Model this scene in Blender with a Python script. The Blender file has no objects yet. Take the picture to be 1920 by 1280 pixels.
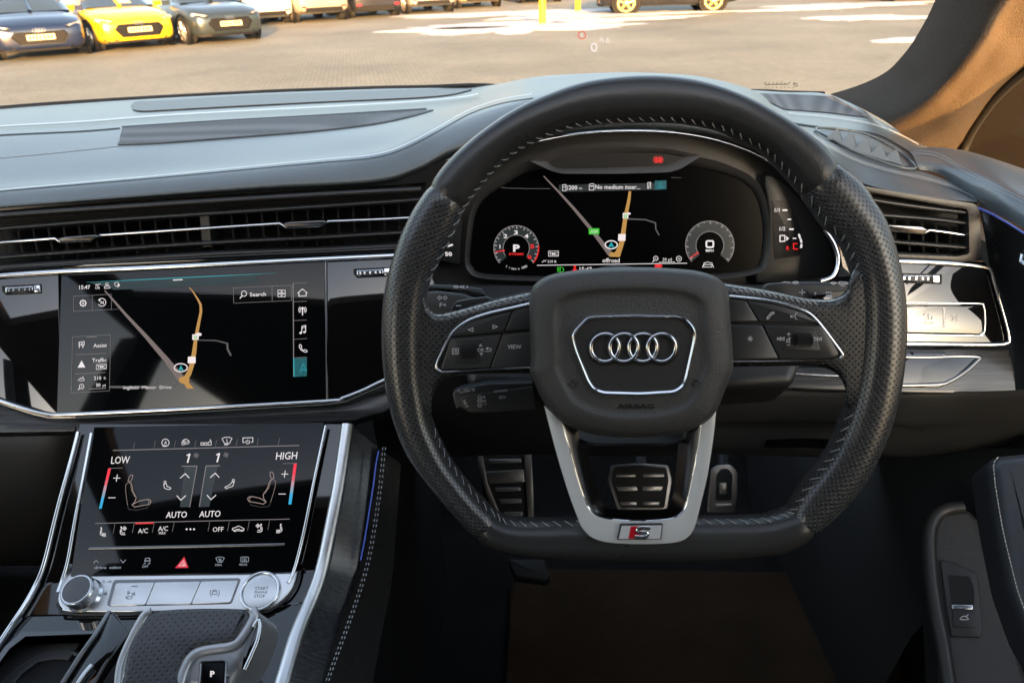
import bpy, math, random
from mathutils import Vector, Matrix
from mathutils.bvhtree import BVHTree
random.seed(7)
S = bpy.context.scene
COL = S.collection
# ------------------------------------------------------------------ camera model
FPX = 1331.0
PITCH, ROLL = math.radians(28), math.radians(2)
CAM = Vector((0, 0, 1.5))
FW = Vector((0, math.cos(PITCH), -math.sin(PITCH)))
RT0 = Vector((1, 0, 0)); UP0 = RT0.cross(FW)
RT = RT0 * math.cos(ROLL) - UP0 * math.sin(ROLL)
UPV = RT0 * math.sin(ROLL) + UP0 * math.cos(ROLL)

def ray(u, v):
    return FW + RT * ((u - 960) / FPX) + UPV * ((640 - v) / FPX)
def PZ(u, v, z):
    return CAM + ray(u, v) * z
def PY(u, v, y):
    d = ray(u, v)
    return CAM + d * (y / d.y)

class Plane:
    def __init__(s, p, al, psi=0.0):
        a, q = math.radians(al), math.radians(psi)
        s.h = Vector((math.cos(q), math.sin(q), 0))
        s.up = Vector((-math.sin(q) * math.cos(a), math.cos(q) * math.cos(a), math.sin(a)))
        s.n = s.h.cross(s.up)
        s.p = p
    def hit(s, u, v, off=0.0):
        d = ray(u, v)
        t = ((s.p + s.n * off) - CAM).dot(s.n) / d.dot(s.n)
        return CAM + d * t
    def t(s, u, v):
        d = ray(u, v)
        return (s.p - CAM).dot(s.n) / d.dot(s.n)
    def ab(s, p):
        return ((p - s.p).dot(s.h), (p - s.p).dot(s.up))
    def at(s, a, b, off=0.0):
        return s.p + s.h * a + s.up * b + s.n * off
def PL(u, v, z, al, psi=0.0):
    return Plane(PZ(u, v, z), al, psi)
class Multi:
    """concave stack of planes: the first one a line of sight meets"""
    def __init__(s, *pl): s.pl = pl
    def pick(s, u, v):
        return min((q for q in s.pl if q.t(u, v) > 0), key=lambda q: q.t(u, v))
    def hit(s, u, v, off=0.0):
        return s.pick(u, v).hit(u, v, off)
class Drape:
    def __init__(s, mb):
        s.b = BVHTree.FromPolygons([tuple(v) for v in mb.v], mb.f)
    def hit(s, u, v, off=0.0):
        d = ray(u, v).normalized()
        loc, nrm, i, dist = s.b.ray_cast(CAM, d)
        if loc is None:
            loc, nrm, i, dist = s.b.find_nearest(CAM + d * 0.8)
        if nrm.dot(d) > 0: nrm = -nrm
        return loc + nrm * off

# ------------------------------------------------------------------ mesh builder
def lerp(a, b, t): return a + (b - a) * t
def cat(pts, n, closed=False):
    """Catmull-Rom through Vectors / tuples, n samples per segment"""
    P = [Vector(p) for p in pts]; out = []; m = len(P)
    rng = range(m) if closed else range(m - 1)
    for i in rng:
        if closed: a, b, c, d = P[(i - 1) % m], P[i], P[(i + 1) % m], P[(i + 2) % m]
        else: a, b, c, d = P[max(i - 1, 0)], P[i], P[i + 1], P[min(i + 2, m - 1)]
        for k in range(n):
            t = k / n
            out.append(0.5 * ((2 * b) + (c - a) * t + (2 * a - 5 * b + 4 * c - d) * t * t + (3 * b - a - 3 * c + d) * t ** 3))
    if not closed: out.append(P[-1].copy())
    return out
def resample(pts, n):
    P = [Vector(p) for p in pts]; L = [0]
    for a, b in zip(P, P[1:]): L.append(L[-1] + (b - a).length)
    out = []; j = 0
    for k in range(n):
        s = L[-1] * k / (n - 1)
        while j < len(P) - 2 and L[j + 1] < s: j += 1
        dl = L[j + 1] - L[j]
        out.append(P[j].lerp(P[j + 1], min(1, (s - L[j]) / dl) if dl > 0 else 0))
    return out
def fillet(poly, r, n=4):
    """round the corners of a closed 2-D polygon (r number or per-vertex list)"""
    out = []; m = len(poly)
    for i in range(m):
        p = Vector(poly[i][:2]); a = Vector(poly[i - 1][:2]); b = Vector(poly[(i + 1) % m][:2])
        rr = r[i] if isinstance(r, (list, tuple)) else r
        la, lb = (a - p).length, (b - p).length
        rr = min(rr, la * .48, lb * .48)
        if rr <= 0: out.append(p); continue
        s = p + (a - p) / la * rr; e = p + (b - p) / lb * rr
        for k in range(n + 1):
            t = k / n
            out.append(s * (1 - t) ** 2 + p * 2 * t * (1 - t) + e * t * t)
    return out
def rect(u0, v0, u1, v1, r=0, n=4):
    q = [(u0, v0), (u1, v0), (u1, v1), (u0, v1)]
    return fillet(q, r, n) if r else [Vector(x) for x in q]

class MB:
    def __init__(s): s.v = []; s.f = []; s.uv = []; s.flat = set()
    def add(s, vs, fs, uv=None):
        b = len(s.v); s.v += [Vector(x) for x in vs]
        s.f += [tuple(i + b for i in f) for f in fs]
        s.uv += list(uv) if uv else [(0, 0)] * len(vs)
        return s
    def grid(s, rows, closed_u=False, closed_v=False, uv=None):
        R, C = len(rows), len(rows[0]); vs = [p for r in rows for p in r]; fs = []
        for i in range(R if closed_v else R - 1):
            for j in range(C if closed_u else C - 1):
                a = i * C + j; b = i * C + (j + 1) % C; c = ((i + 1) % R) * C + (j + 1) % C; d = ((i + 1) % R) * C + j
                fs.append((a, b, c, d))
        return s.add(vs, fs, uv)
    def loops(s, L, cap0=True, cap1=True, uvf=None):
        C = len(L[0]); vs = [p for l in L for p in l]; fs = []
        for i in range(len(L) - 1):
            for j in range(C):
                fs.append((i * C + j, i * C + (j + 1) % C, (i + 1) * C + (j + 1) % C, (i + 1) * C + j))
        if cap0: s.flat.add(len(s.f) + len(fs)); fs.append(tuple(reversed(range(C))))
        if cap1: s.flat.add(len(s.f) + len(fs)); fs.append(tuple((len(L) - 1) * C + j for j in range(C)))
        return s.add(vs, fs, [uvf(p) for p in vs] if uvf else None)
    def prism(s, poly, pl, off=0.0, depth=0.002, r=0.0, seg=3):
        """closed polygon in photo pixels -> solid on a plane, front edge rounded by r metres"""
        P = [pl.hit(p[0], p[1], off) for p in poly]
        ab = [Vector(pl.ab(p)) for p in P]
        ar = sum(ab[i - 1].x * ab[i].y - ab[i].x * ab[i - 1].y for i in range(len(ab)))
        if ar < 0: ab.reverse()
        return s.slab(ab, pl, off, depth, r, seg)
    def slab(s, ab, pl, off, depth, r=0.0, seg=3):
        m = len(ab); nr = []
        for i in range(m):
            a = ab[i] - ab[i - 1]; b = ab[(i + 1) % m] - ab[i]
            a = a.normalized() if a.length > 1e-9 else b.normalized(); b = b.normalized() if b.length > 1e-9 else a
            t = a + b; t = t.normalized() if t.length > 1e-6 else a
            q = Vector((-t.y, t.x)); k = max(.5, q.dot(Vector((-a.y, a.x))))
            nr.append(q / k)
        L = [[pl.at(p.x, p.y, off - depth) for p in ab]]
        if r <= 0: L.append([pl.at(p.x, p.y, off) for p in ab])
        else:
            for k in range(seg + 1):
                w = k / seg * math.pi / 2
                i_, h_ = r * (1 - math.cos(w)), off - r * (1 - math.sin(w))
                L.append([pl.at((p + q * i_).x, (p + q * i_).y, h_) for p, q in zip(ab, nr)])
        return s.loops(L, uvf=pl.ab)
    def frame(s, outer, inner, pl, off=0.0, depth=0.002, off_in=None):
        """closed band between two pixel polygons with equal counts"""
        oi = off if off_in is None else off_in
        A = [pl.hit(*p[:2], off) for p in outer]; B = [pl.hit(*p[:2], oi) for p in inner]
        mid = [(a + b) / 2 + pl.n * 0.0006 for a, b in zip(A, B)]
        L = [[a - pl.n * depth for a in A], A, mid, B, [b - pl.n * depth for b in B]]
        return s.grid(L, closed_u=True, uv=[pl.ab(p) for l in L for p in l])
    def dome(s, outline, ctr, pl, prof, cap=True):
        """star shaped outline; prof = [(scale, offset)] from the rim inwards"""
        L = []
        for sc, of in prof:
            L.append([pl.hit(ctr[0] + (p[0] - ctr[0]) * sc, ctr[1] + (p[1] - ctr[1]) * sc, of) for p in outline])
        return s.loops(L, cap0=False, cap1=cap, uvf=pl.ab)
    def tube(s, pts, rad, seg=8, closed=False, flat=1.0, upv=None, caps=True):
        P = [Vector(p) for p in pts]; m = len(P); rows = []; pn = None; acc = 0; uv = []
        for i in range(m):
            a = P[(i - 1) % m] if (closed or i > 0) else P[i]; b = P[(i + 1) % m] if (closed or i < m - 1) else P[i]
            t = (b - a).normalized()
            if upv is not None: n = (upv - t * upv.dot(t)).normalized()
            elif pn is None:
                n = t.orthogonal().normalized()
            else: n = (pn - t * pn.dot(t)).normalized()
            pn = n; bi = t.cross(n); r = rad[i] if isinstance(rad, (list, tuple)) else rad
            if i: acc += (P[i] - P[i - 1]).length
            rows.append([P[i] + (n * math.sin(2 * math.pi * k / seg) * flat + bi * math.cos(2 * math.pi * k / seg)) * r for k in range(seg)])
            uv += [(acc, k / seg * 6.283 * r) for k in range(seg)]
        s.grid(rows, closed_u=True, closed_v=closed, uv=uv)
        if not closed and caps:
            s.add(rows[0], [tuple(reversed(range(seg)))]); s.add(rows[-1], [tuple(range(seg))])
        return s
    def box(s, c, sz, rot=None, r=0.0):
        x, y, z = [k / 2 for k in sz]; vs = []
        for a in (-1, 1):
            for b in (-1, 1):
                for d in (-1, 1): vs.append(Vector((a * x, b * y, d * z)))
        if rot is not None: vs = [rot @ q for q in vs]
        vs = [q + Vector(c) for q in vs]
        return s.add(vs, [(0, 1, 3, 2), (4, 6, 7, 5), (0, 4, 5, 1), (2, 3, 7, 6), (0, 2, 6, 4), (1, 5, 7, 3)])
    def disc3(s, c, ax, r, depth, seg=32, r2=None, bev=0.0):
        ax = Vector(ax).normalized(); n = ax.orthogonal().normalized(); b = ax.cross(n); c = Vector(c)
        r2 = r if r2 is None else r2
        ring = lambda rr, h: [c + ax * h + (n * math.cos(2 * math.pi * k / seg) + b * math.sin(2 * math.pi * k / seg)) * rr for k in range(seg)]
        L = [ring(r2, -depth)]
        if bev: L += [ring(r, -bev), ring(r - bev * .3, -bev * .3), ring(r - bev, 0)]
        else: L += [ring(r, 0)]
        return s.loops(L)
    def torus(s, c, ax, R, r, seg=48, sub=10):
        ax = Vector(ax).normalized(); n = ax.orthogonal().normalized(); b = ax.cross(n); c = Vector(c)
        return s.tube([c + (n * math.cos(2 * math.pi * k / seg) + b * math.sin(2 * math.pi * k / seg)) * R for k in range(seg)], r, sub, closed=True, upv=ax)

TXT = {}
def text_mesh(body, bold, shear):
    k = (body, bold, shear)
    if k not in TXT:
        cu = bpy.data.curves.new('t', 'FONT'); cu.body = body; cu.offset = bold; cu.shear = shear
        cu.resolution_u = 2; cu.align_x = 'LEFT'
        ob = bpy.data.objects.new('t', cu); me = ob.to_mesh()
        vs = [(q.co.x, q.co.y) for q in me.vertices]; fs = [tuple(p.vertices) for p in me.polygons]
        ob.to_mesh_clear(); bpy.data.objects.remove(ob); bpy.data.curves.remove(cu)
        TXT[k] = (vs, fs)
    return TXT[k]
class Ink:
    """flat printed or lit marks: drawn in photo (or zoomed) pixels, laid on a real surface"""
    def __init__(s, surf, off=0.0003, org=(0, 0), sc=1.0):
        s.mb = MB(); s.s = surf; s.off = off; s.org = org; s.sc = sc; s.k = 0
    def T(s, p): return (s.org[0] + p[0] / s.sc, s.org[1] + p[1] / s.sc)
    def _put(s, pts, fs):
        s.k += 1; o = s.off + s.k * 1.2e-5
        s.mb.add([s.s.hit(*s.T(p), o) for p in pts], fs); return s
    def poly(s, pts): return s._put(pts, [tuple(range(len(pts)))])
    def line(s, pts, w, closed=False):
        P = [Vector(p) for p in pts]; m = len(P); A = []; B = []
        for i in range(m):
            a = P[i - 1] if (closed or i) else P[i]; b = P[(i + 1) % m] if (closed or i < m - 1) else P[i]
            d1 = (P[i] - a); d2 = (b - P[i])
            d1 = d1.normalized() if d1.length > 1e-9 else d2.normalized(); d2 = d2.normalized() if d2.length > 1e-9 else d1
            t = (d1 + d2); t = t.normalized() if t.length > 1e-6 else d1
            q = Vector((-t.y, t.x)); kk = max(.45, abs(q.dot(Vector((-d1.y, d1.x)))))
            ww = (w[i] if isinstance(w, (list, tuple)) else w) / 2 / kk
            A.append(P[i] + q * ww); B.append(P[i] - q * ww)
        fs = [(i, (i + 1) % m, m + (i + 1) % m, m + i) for i in range(m if closed else m - 1)]
        return s._put(A + B, fs)
    def arc(s, c, r, a0, a1, w, n=24, ry=None):
        ry = ry or r; full = abs(a1 - a0) >= 359.9
        pts = [(c[0] + r * math.cos(math.radians(lerp(a0, a1, k / n))), c[1] - ry * math.sin(math.radians(lerp(a0, a1, k / n)))) for k in range(n if full else n + 1)]
        return s.line(pts, w, closed=full)
    def circ(s, c, r, w, ry=None, n=28): return s.arc(c, r, 0, 360, w, n, ry)
    def disc(s, c, r, ry=None, n=24):
        ry = ry or r
        return s.poly([(c[0] + r * math.cos(6.28318 * k / n), c[1] - ry * math.sin(6.28318 * k / n)) for k in range(n)])
    def text(s, body, u, v, h, ang=0.0, shear=0.0, bold=0.0, align='c', width=None):
        """(u,v) = middle of the word (or its left/right end), h = capital height"""
        vs, fs = text_mesh(body, bold, shear)
        if not vs: return s
        x0 = min(p[0] for p in vs); x1 = max(p[0] for p in vs)
        sy = h / 0.73; sx = sy if width is None else width / (x1 - x0)
        ox = {'c': (x0 + x1) / 2, 'l': x0, 'r': x1}[align]
        ca, sa = math.cos(math.radians(ang)), math.sin(math.radians(ang))
        pts = []
        for x, y in vs:
            X, Y = (x - ox) * sx, (y - .365) * sy
            pts.append((u + X * ca - Y * sa, v - X * sa - Y * ca))
        return s._put(pts, fs)
    def stitch(s, path, step, ln, w, slant=0.0):
        P = [Vector(p) for p in path]; L = [0]
        for a, b in zip(P, P[1:]): L.append(L[-1] + (b - a).length)
        d = 0; j = 0
        while d < L[-1] - ln:
            while L[j + 1] < d: j += 1
            t = (P[j + 1] - P[j]).normalized(); q = Vector((-t.y, t.x))
            a = P[j] + t * (d - L[j]); b = a + t * ln * math.cos(slant) + q * ln * math.sin(slant)
            s.line([a, b], w); d += step
        return s

# ------------------------------------------------------------------ objects
def obj(name, mb, mat, parent=None, smooth=True, label=None, ang=38):
    me = bpy.data.meshes.new(name)
    me.from_pydata([tuple(p) for p in mb.v], [], mb.f); me.update()
    if any(q != (0, 0) for q in mb.uv):
        uvl = me.uv_layers.new(name='UVMap')
        for lp in me.loops: uvl.data[lp.index].uv = mb.uv[lp.vertex_index]
    if mat: me.materials.append(mat)
    if smooth:
        for p in me.polygons: p.use_smooth = p.index not in mb.flat
        me.set_sharp_from_angle(angle=math.radians(ang))
    o = bpy.data.objects.new(name, me); COL.objects.link(o)
    if parent is not None:
        o.parent = parent; o.matrix_parent_inverse = MINV.get(parent.name, Matrix())
    if label: o['label'] = label
    return o
MINV = {}
def thing(name, label, cat, loc=(0, 0, 0), group=None):
    o = bpy.data.objects.new(name, None); COL.objects.link(o); o.location = loc; o.empty_display_size = .05
    MINV[o.name] = Matrix.Translation(-Vector(loc))
    o['label'] = label; o['category'] = cat
    if group: o['group'] = group
    return o
def tag(o, label=None, cat=None, group=None, kind=None):
    for k, x in (('label', label), ('category', cat), ('group', group), ('kind', kind)):
        if x: o[k] = x
    return o
def ink(name, k, mat, parent): return obj(name, k.mb, mat, parent, smooth=False)

# ------------------------------------------------------------------ materials
EXPO = 2.7
SUN = (171, 10.5)   # azimuth clockwise from +Y, elevation
SUNE, SKYS = 4.6, .15
def newmat(name):
    m = bpy.data.materials.new(name); m.use_nodes = True
    nt = m.node_tree; b = nt.nodes['Principled BSDF']; return m, nt, b
def setp(b, **k):
    for n, x in k.items():
        s = b.inputs[n.replace('_', ' ')]
        s.default_value = (*x, 1) if isinstance(x, tuple) and len(x) == 3 else x
def mat(name, col, rough=.5, metal=0.0, coat=0.0, spec=None, bump=0.0, bscale=900, vary=0.0, dist=0.0006, anis=0.0, rvary=0.0, coatr=.03, vscale=14):
    m, nt, b = newmat(name); N = nt.nodes; Lk = nt.links
    setp(b, Base_Color=col, Roughness=rough, Metallic=metal, Coat_Weight=coat, Coat_Roughness=coatr)
    if spec is not None: b.inputs['Specular IOR Level'].default_value = spec
    if bump or vary or rvary:
        tc = N.new('ShaderNodeTexCoord')
    if bump:
        nz = N.new('ShaderNodeTexVoronoi'); nz.inputs['Scale'].default_value = bscale; nz.feature = 'SMOOTH_F1'
        Lk.new(tc.outputs['Object'], nz.inputs['Vector'])
        n2 = N.new('ShaderNodeTexNoise'); n2.inputs['Scale'].default_value = bscale * .35; n2.inputs['Detail'].default_value = 5
        Lk.new(tc.outputs['Object'], n2.inputs['Vector'])
        ad = N.new('ShaderNodeMath'); ad.operation = 'ADD'; Lk.new(nz.outputs['Distance'], ad.inputs[0]); Lk.new(n2.outputs['Fac'], ad.inputs[1])
        bp = N.new('ShaderNodeBump'); bp.inputs['Strength'].default_value = bump; bp.inputs['Distance'].default_value = dist
        Lk.new(ad.outputs[0], bp.inputs['Height']); Lk.new(bp.outputs[0], b.inputs['Normal'])
    if vary:
        n3 = N.new('ShaderNodeTexNoise'); n3.inputs['Scale'].default_value = vscale; n3.inputs['Detail'].default_value = 6
        Lk.new(tc.outputs['Object'], n3.inputs['Vector'])
        mx = N.new('ShaderNodeMix'); mx.data_type = 'RGBA'
        mx.inputs[6].default_value = (*[c * (1 - vary) for c in col], 1); mx.inputs[7].default_value = (*[min(1, c * (1 + vary)) for c in col], 1)
        Lk.new(n3.outputs['Fac'], mx.inputs[0]); Lk.new(mx.outputs[2], b.inputs['Base Color'])
    if rvary:
        n4 = N.new('ShaderNodeTexNoise'); n4.inputs['Scale'].default_value = 30; n4.inputs['Detail'].default_value = 8
        Lk.new(tc.outputs['Object'], n4.inputs['Vector'])
        mr = N.new('ShaderNodeMapRange'); mr.inputs[1].default_value = .3; mr.inputs[2].default_value = .7
        mr.inputs[3].default_value = max(0.01, rough - rvary); mr.inputs[4].default_value = rough + rvary
        Lk.new(n4.outputs['Fac'], mr.inputs[0]); Lk.new(mr.outputs[0], b.inputs['Roughness'])
    return m
def emat(name, col, st=1.0):
    m, nt, b = newmat(name)
    setp(b, Base_Color=(.02, .02, .02), Emission_Color=col, Emission_Strength=st * EMK, Roughness=.3)
    return m
EMK = 1.0 / 2 ** EXPO
def perf(name, col, rough, pitch=.0040, rad=.23, depth=.0007, soft=.16, light=None, spec=.5):
    """leather punched with a staggered grid of small holes (UV in metres)"""
    m, nt, b = newmat(name); N = nt.nodes; Lk = nt.links
    setp(b, Base_Color=col, Roughness=rough, Coat_Weight=.35, Coat_Roughness=.22); b.inputs['Specular IOR Level'].default_value = spec
    tc = N.new('ShaderNodeTexCoord')
    sc = N.new('ShaderNodeVectorMath'); sc.operation = 'MULTIPLY'; sc.inputs[1].default_value = (1 / pitch, 1 / pitch, 0)
    Lk.new(tc.outputs['UV'], sc.inputs[0])
    ds = []
    for o in (0.0, .5):
        a = N.new('ShaderNodeVectorMath'); a.operation = 'ADD'; a.inputs[1].default_value = (o, o, 0); Lk.new(sc.outputs[0], a.inputs[0])
        f = N.new('ShaderNodeVectorMath'); f.operation = 'FRACTION'; Lk.new(a.outputs[0], f.inputs[0])
        q = N.new('ShaderNodeVectorMath'); q.operation = 'SUBTRACT'; q.inputs[1].default_value = (.5, .5, 0); Lk.new(f.outputs[0], q.inputs[0])
        l = N.new('ShaderNodeVectorMath'); l.operation = 'LENGTH'; Lk.new(q.outputs[0], l.inputs[0]); ds.append(l)
    mn = N.new('ShaderNodeMath'); mn.operation = 'MINIMUM'; Lk.new(ds[0].outputs['Value'], mn.inputs[0]); Lk.new(ds[1].outputs['Value'], mn.inputs[1])
    mr = N.new('ShaderNodeMapRange'); mr.interpolation_type = 'SMOOTHSTEP'
    mr.inputs[1].default_value = rad - soft; mr.inputs[2].default_value = rad; Lk.new(mn.outputs[0], mr.inputs[0])
    nz = N.new('ShaderNodeTexNoise'); nz.inputs['Scale'].default_value = 700; nz.inputs['Detail'].default_value = 3; Lk.new(tc.outputs['Object'], nz.inputs['Vector'])
    ml = N.new('ShaderNodeMath'); ml.operation = 'MULTIPLY_ADD'; ml.inputs[1].default_value = .12; Lk.new(nz.outputs['Fac'], ml.inputs[0]); Lk.new(mr.outputs[0], ml.inputs[2])
    bp = N.new('ShaderNodeBump'); bp.inputs['Strength'].default_value = 1; bp.inputs['Distance'].default_value = depth
    Lk.new(ml.outputs[0], bp.inputs['Height']); Lk.new(bp.outputs[0], b.inputs['Normal'])
    m2 = N.new('ShaderNodeMapRange'); m2.inputs[1].default_value = rad * .3; m2.inputs[2].default_value = rad * .62; Lk.new(mn.outputs[0], m2.inputs[0])
    mx = N.new('ShaderNodeMix'); mx.data_type = 'RGBA'; mx.inputs[6].default_value = (*(light or (.004, .004, .004)), 1); mx.inputs[7].default_value = (*col, 1)
    Lk.new(m2.outputs[0], mx.inputs[0]); Lk.new(mx.outputs[2], b.inputs['Base Color'])
    return m
def wood(name):
    m, nt, b = newmat(name); N = nt.nodes; Lk = nt.links
    setp(b, Roughness=.32, Coat_Weight=.6, Coat_Roughness=.18)
    tc = N.new('ShaderNodeTexCoord'); mp = N.new('ShaderNodeMapping'); mp.inputs['Scale'].default_value = (18, 500, 260)
    Lk.new(tc.outputs['Object'], mp.inputs[0]); nz = N.new('ShaderNodeTexNoise'); nz.inputs['Scale'].default_value = 1; nz.inputs['Detail'].default_value = 6
    Lk.new(mp.outputs[0], nz.inputs['Vector']); cr = N.new('ShaderNodeValToRGB')
    cr.color_ramp.elements[0].position = .35; cr.color_ramp.elements[0].color = (.006, .006, .006, 1)
    cr.color_ramp.elements[1].position = .72; cr.color_ramp.elements[1].color = (.05, .05, .052, 1)
    Lk.new(nz.outputs['Fac'], cr.inputs[0]); Lk.new(cr.outputs[0], b.inputs['Base Color'])
    bp = N.new('ShaderNodeBump'); bp.inputs['Strength'].default_value = .4; bp.inputs['Distance'].default_value = .0003
    Lk.new(nz.outputs['Fac'], bp.inputs['Height']); Lk.new(bp.outputs[0], b.inputs['Normal'])
    return m
def glass(name, tint, extra=0.0):
    m = bpy.data.materials.new(name); m.use_nodes = True; nt = m.node_tree; N = nt.nodes; Lk = nt.links
    N.clear(); o = N.new('ShaderNodeOutputMaterial'); t = N.new('ShaderNodeBsdfTransparent'); g = N.new('ShaderNodeBsdfGlossy')
    t.inputs[0].default_value = (*tint, 1); g.inputs['Roughness'].default_value = .01
    lw = N.new('ShaderNodeLayerWeight'); lw.inputs['Blend'].default_value = .5
    pw = N.new('ShaderNodeMath'); pw.operation = 'POWER'; pw.inputs[1].default_value = 5; Lk.new(lw.outputs['Facing'], pw.inputs[0])
    fr = N.new('ShaderNodeMath'); fr.operation = 'MULTIPLY_ADD'; fr.inputs[1].default_value = .9; fr.inputs[2].default_value = .045; Lk.new(pw.outputs[0], fr.inputs[0])
    mx = N.new('ShaderNodeMixShader'); Lk.new(fr.outputs[0], mx.inputs[0]); Lk.new(t.outputs[0], mx.inputs[1]); Lk.new(g.outputs[0], mx.inputs[2])
    Lk.new(mx.outputs[0], o.inputs[0]); return m

M = {}
M['pad'] = mat('dash_leather', (.100, .114, .121), .36, bump=.45, bscale=750, dist=.0004, vary=.1, coat=.25, coatr=.3)
M['leather'] = mat('smooth_leather', (.030, .029, .028), .31, bump=.25, bscale=700, dist=.0003, rvary=.05)
M['vinyl'] = mat('grained_vinyl', (.050, .048, .045), .5, bump=.7, bscale=1500, dist=.0004)
M['soft'] = mat('satin_black_plastic', (.016, .016, .016), .42, bump=.3, bscale=1500, dist=.0002)
M['perf'] = perf('perforated_leather', (.034, .033, .032), .27, pitch=.0044, rad=.25, spec=.65)
M['perf2'] = perf('finely_perforated_leather', (.035, .037, .04), .42, pitch=.0052, rad=.2)
M['mesh'] = perf('speaker_mesh', (.03, .03, .032), .5, pitch=.0030, rad=.35, depth=.0004)
M['piano'] = mat('piano_black', (.004, .004, .0045), .04, coat=1.0, coatr=.02)
M['glassblk'] = mat('screen_glass', (.0025, .003, .0035), .05, spec=.35)
M['dispblk'] = mat('matt_screen_glass', (.0015, .0015, .0018), .22, spec=.12)
M['chrome'] = mat('satin_chrome', (.72, .74, .76), .2, metal=1.0)
M['chromeb'] = mat('bright_chrome', (.8, .81, .83), .17, metal=1.0)
M['silver'] = mat('brushed_aluminium', (.80, .80, .80), .36, metal=1.0, rvary=.03)
M['spoke'] = mat('satin_silver_paint', (.86, .86, .85), .30, metal=.4, coat=.25)
M['levermetal'] = mat('lever_metal', (.50, .51, .53), .33, metal=.6)
M['darkchrome'] = mat('dark_chrome', (.20, .20, .205), .22, metal=1.0)
M['greyplastic'] = mat('satin_grey_plastic', (.05, .05, .05), .42)
M['bezel'] = mat('bezel_plastic', (.035, .033, .031), .38, bump=.15, bscale=1500, dist=.0002)
M['slat'] = mat('vent_slat_plastic', (.022, .022, .022), .3)
M['button'] = mat('button_plastic', (.030, .030, .030), .36)
M['black'] = mat('cavity_black', (.004, .004, .004), .7)
M['carpet'] = mat('black_carpet', (.020, .020, .020), .95, spec=.1, bump=1, bscale=500, dist=.002, vary=.3)
M['trimdark'] = mat('footwell_plastic', (.024, .024, .024), .6, bump=.6, bscale=700, dist=.0004)
M['rubber'] = mat('pedal_rubber', (.008, .008, .008), .6)
M['steel'] = mat('pedal_steel', (.42, .40, .38), .32, metal=1.0)
M['thread'] = mat('pale_thread', (.42, .41, .38), .6)
M['threadg'] = mat('grey_thread', (.33, .35, .36), .6)
M['threadw'] = mat('bright_thread', (.8, .82, .82), .6)
M['threadd'] = mat('dark_thread', (.03, .03, .03), .6)
M['print'] = mat('white_print', (.65, .65, .65), .5)
M['emboss'] = mat('embossed_print', (.006, .006, .006), .4)
M['wood'] = wood('black_open_pore_wood')
M['suede'] = mat('suede_headlining', (.072, .060, .050), .95, spec=.08, bump=.9, bscale=900, dist=.0010, vary=.55, vscale=800)
M['screen'] = glass('windscreen_glass', (.93, .95, .94))
M['sideglass'] = glass('side_window_glass', (.94, .95, .94))
# ================================================================== STEERING WHEEL
WH = PL(1205, 624, .5025, 70)
wheel = thing('steering_wheel', 'large flat-bottomed black leather steering wheel with perforated grips and silver lower spoke', 'steering wheel', WH.p)
OUT = [(1190,141),(1100,151),(1020,177),(960,205),(910,238),(870,270),(832,308),(805,345),(770,398),(742,460),(722,530),(714,600),(715,670),(724,740),(740,800),(764,855),(800,905),(842,955),(893,1008),(925,1026),(965,1038),(1020,1045),(1100,1048),(1205,1050),(1320,1049),(1400,1045),(1460,1035),(1495,1020),(1522,1001),(1570,960),(1612,912),(1646,850),(1672,785),(1687,720),(1695,650),(1696,590),(1690,530),(1676,465),(1656,408),(1618,348),(1567,304),(1540,272),(1500,240),(1460,214),(1400,181),(1330,155),(1262,143)]
INN = [(1190,233),(1100,239),(1049,252),(990,277),(948,306),(912,342),(873,395),(853,440),(832,481),(812,520),(802,560),(798,600),(797,650),(799,700),(806,750),(815,790),(842,850),(867,886),(903,930),(930,954),(954,969),(1000,973),(1083,970),(1205,968),(1320,967),(1400,967),(1440,963),(1476,949),(1507,902),(1539,860),(1564,817),(1579,775),(1590,735),(1598,690),(1603,640),(1604,590),(1600,530),(1586,484),(1575,461),(1560,439),(1537,420),(1500,369),(1478,341),(1434,294),(1390,268),(1344,247),(1270,234)]
WC = (1205, 620)
wab = lambda p: Vector(WH.ab(WH.hit(p[0], p[1])))
wc = wab(WC)
def polar(poly):
    pts = cat([wab(p) for p in poly], 6, closed=True)
    t = sorted((math.atan2((p - wc).y, (p - wc).x) % (2 * math.pi), (p - wc).length) for p in pts)
    def f(a):
        a %= 2 * math.pi; lo = 0
        for i, (q, r) in enumerate(t):
            if q > a: break
        else: i = 0
        q1, r1 = t[i]; q0, r0 = t[i - 1]
        d = (q1 - q0) % (2 * math.pi)
        return r0 + (r1 - r0) * (((a - q0) % (2 * math.pi)) / d if d > 0 else 0)
    return f
RO, RI = polar(OUT), polar(INN)
def ang(p): q = wab(p) - wc; return math.atan2(q.y, q.x) % (2 * math.pi)
def rim_frame(a):
    ro, ri = RO(a), RI(a); e = Vector((math.cos(a), math.sin(a)))
    d = 2e-2
    p0, p1 = (RO(a - d) + RI(a - d)) / 2, (RO(a + d) + RI(a + d)) / 2
    q0 = Vector((math.cos(a - d), math.sin(a - d))) * p0; q1 = Vector((math.cos(a + d), math.sin(a + d))) * p1
    t = (q1 - q0).normalized(); nn = Vector((t.y, -t.x))
    k = max(.6, nn.dot(e))
    return wc + e * (ro + ri) / 2, nn, (ro - ri) / 2 * k
def rim_pt(a, phi, grow=0.0):
    c, nn, w = rim_frame(a)
    w -= .0009  # outline of a thick tube shows slightly larger than its mid plane
    dp = .0165 + grow; w += grow
    cs, sn = math.cos(phi), math.sin(phi); ex = .88
    x = math.copysign(abs(cs) ** ex, cs) * w; y = math.copysign(abs(sn) ** ex, sn) * dp
    q = c + nn * x
    return WH.at(q.x, q.y, y)
aTR, aTL = (ang((1567,304)) + ang((1500,369))) / 2, (ang((805,345)) + ang((873,395))) / 2
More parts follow.
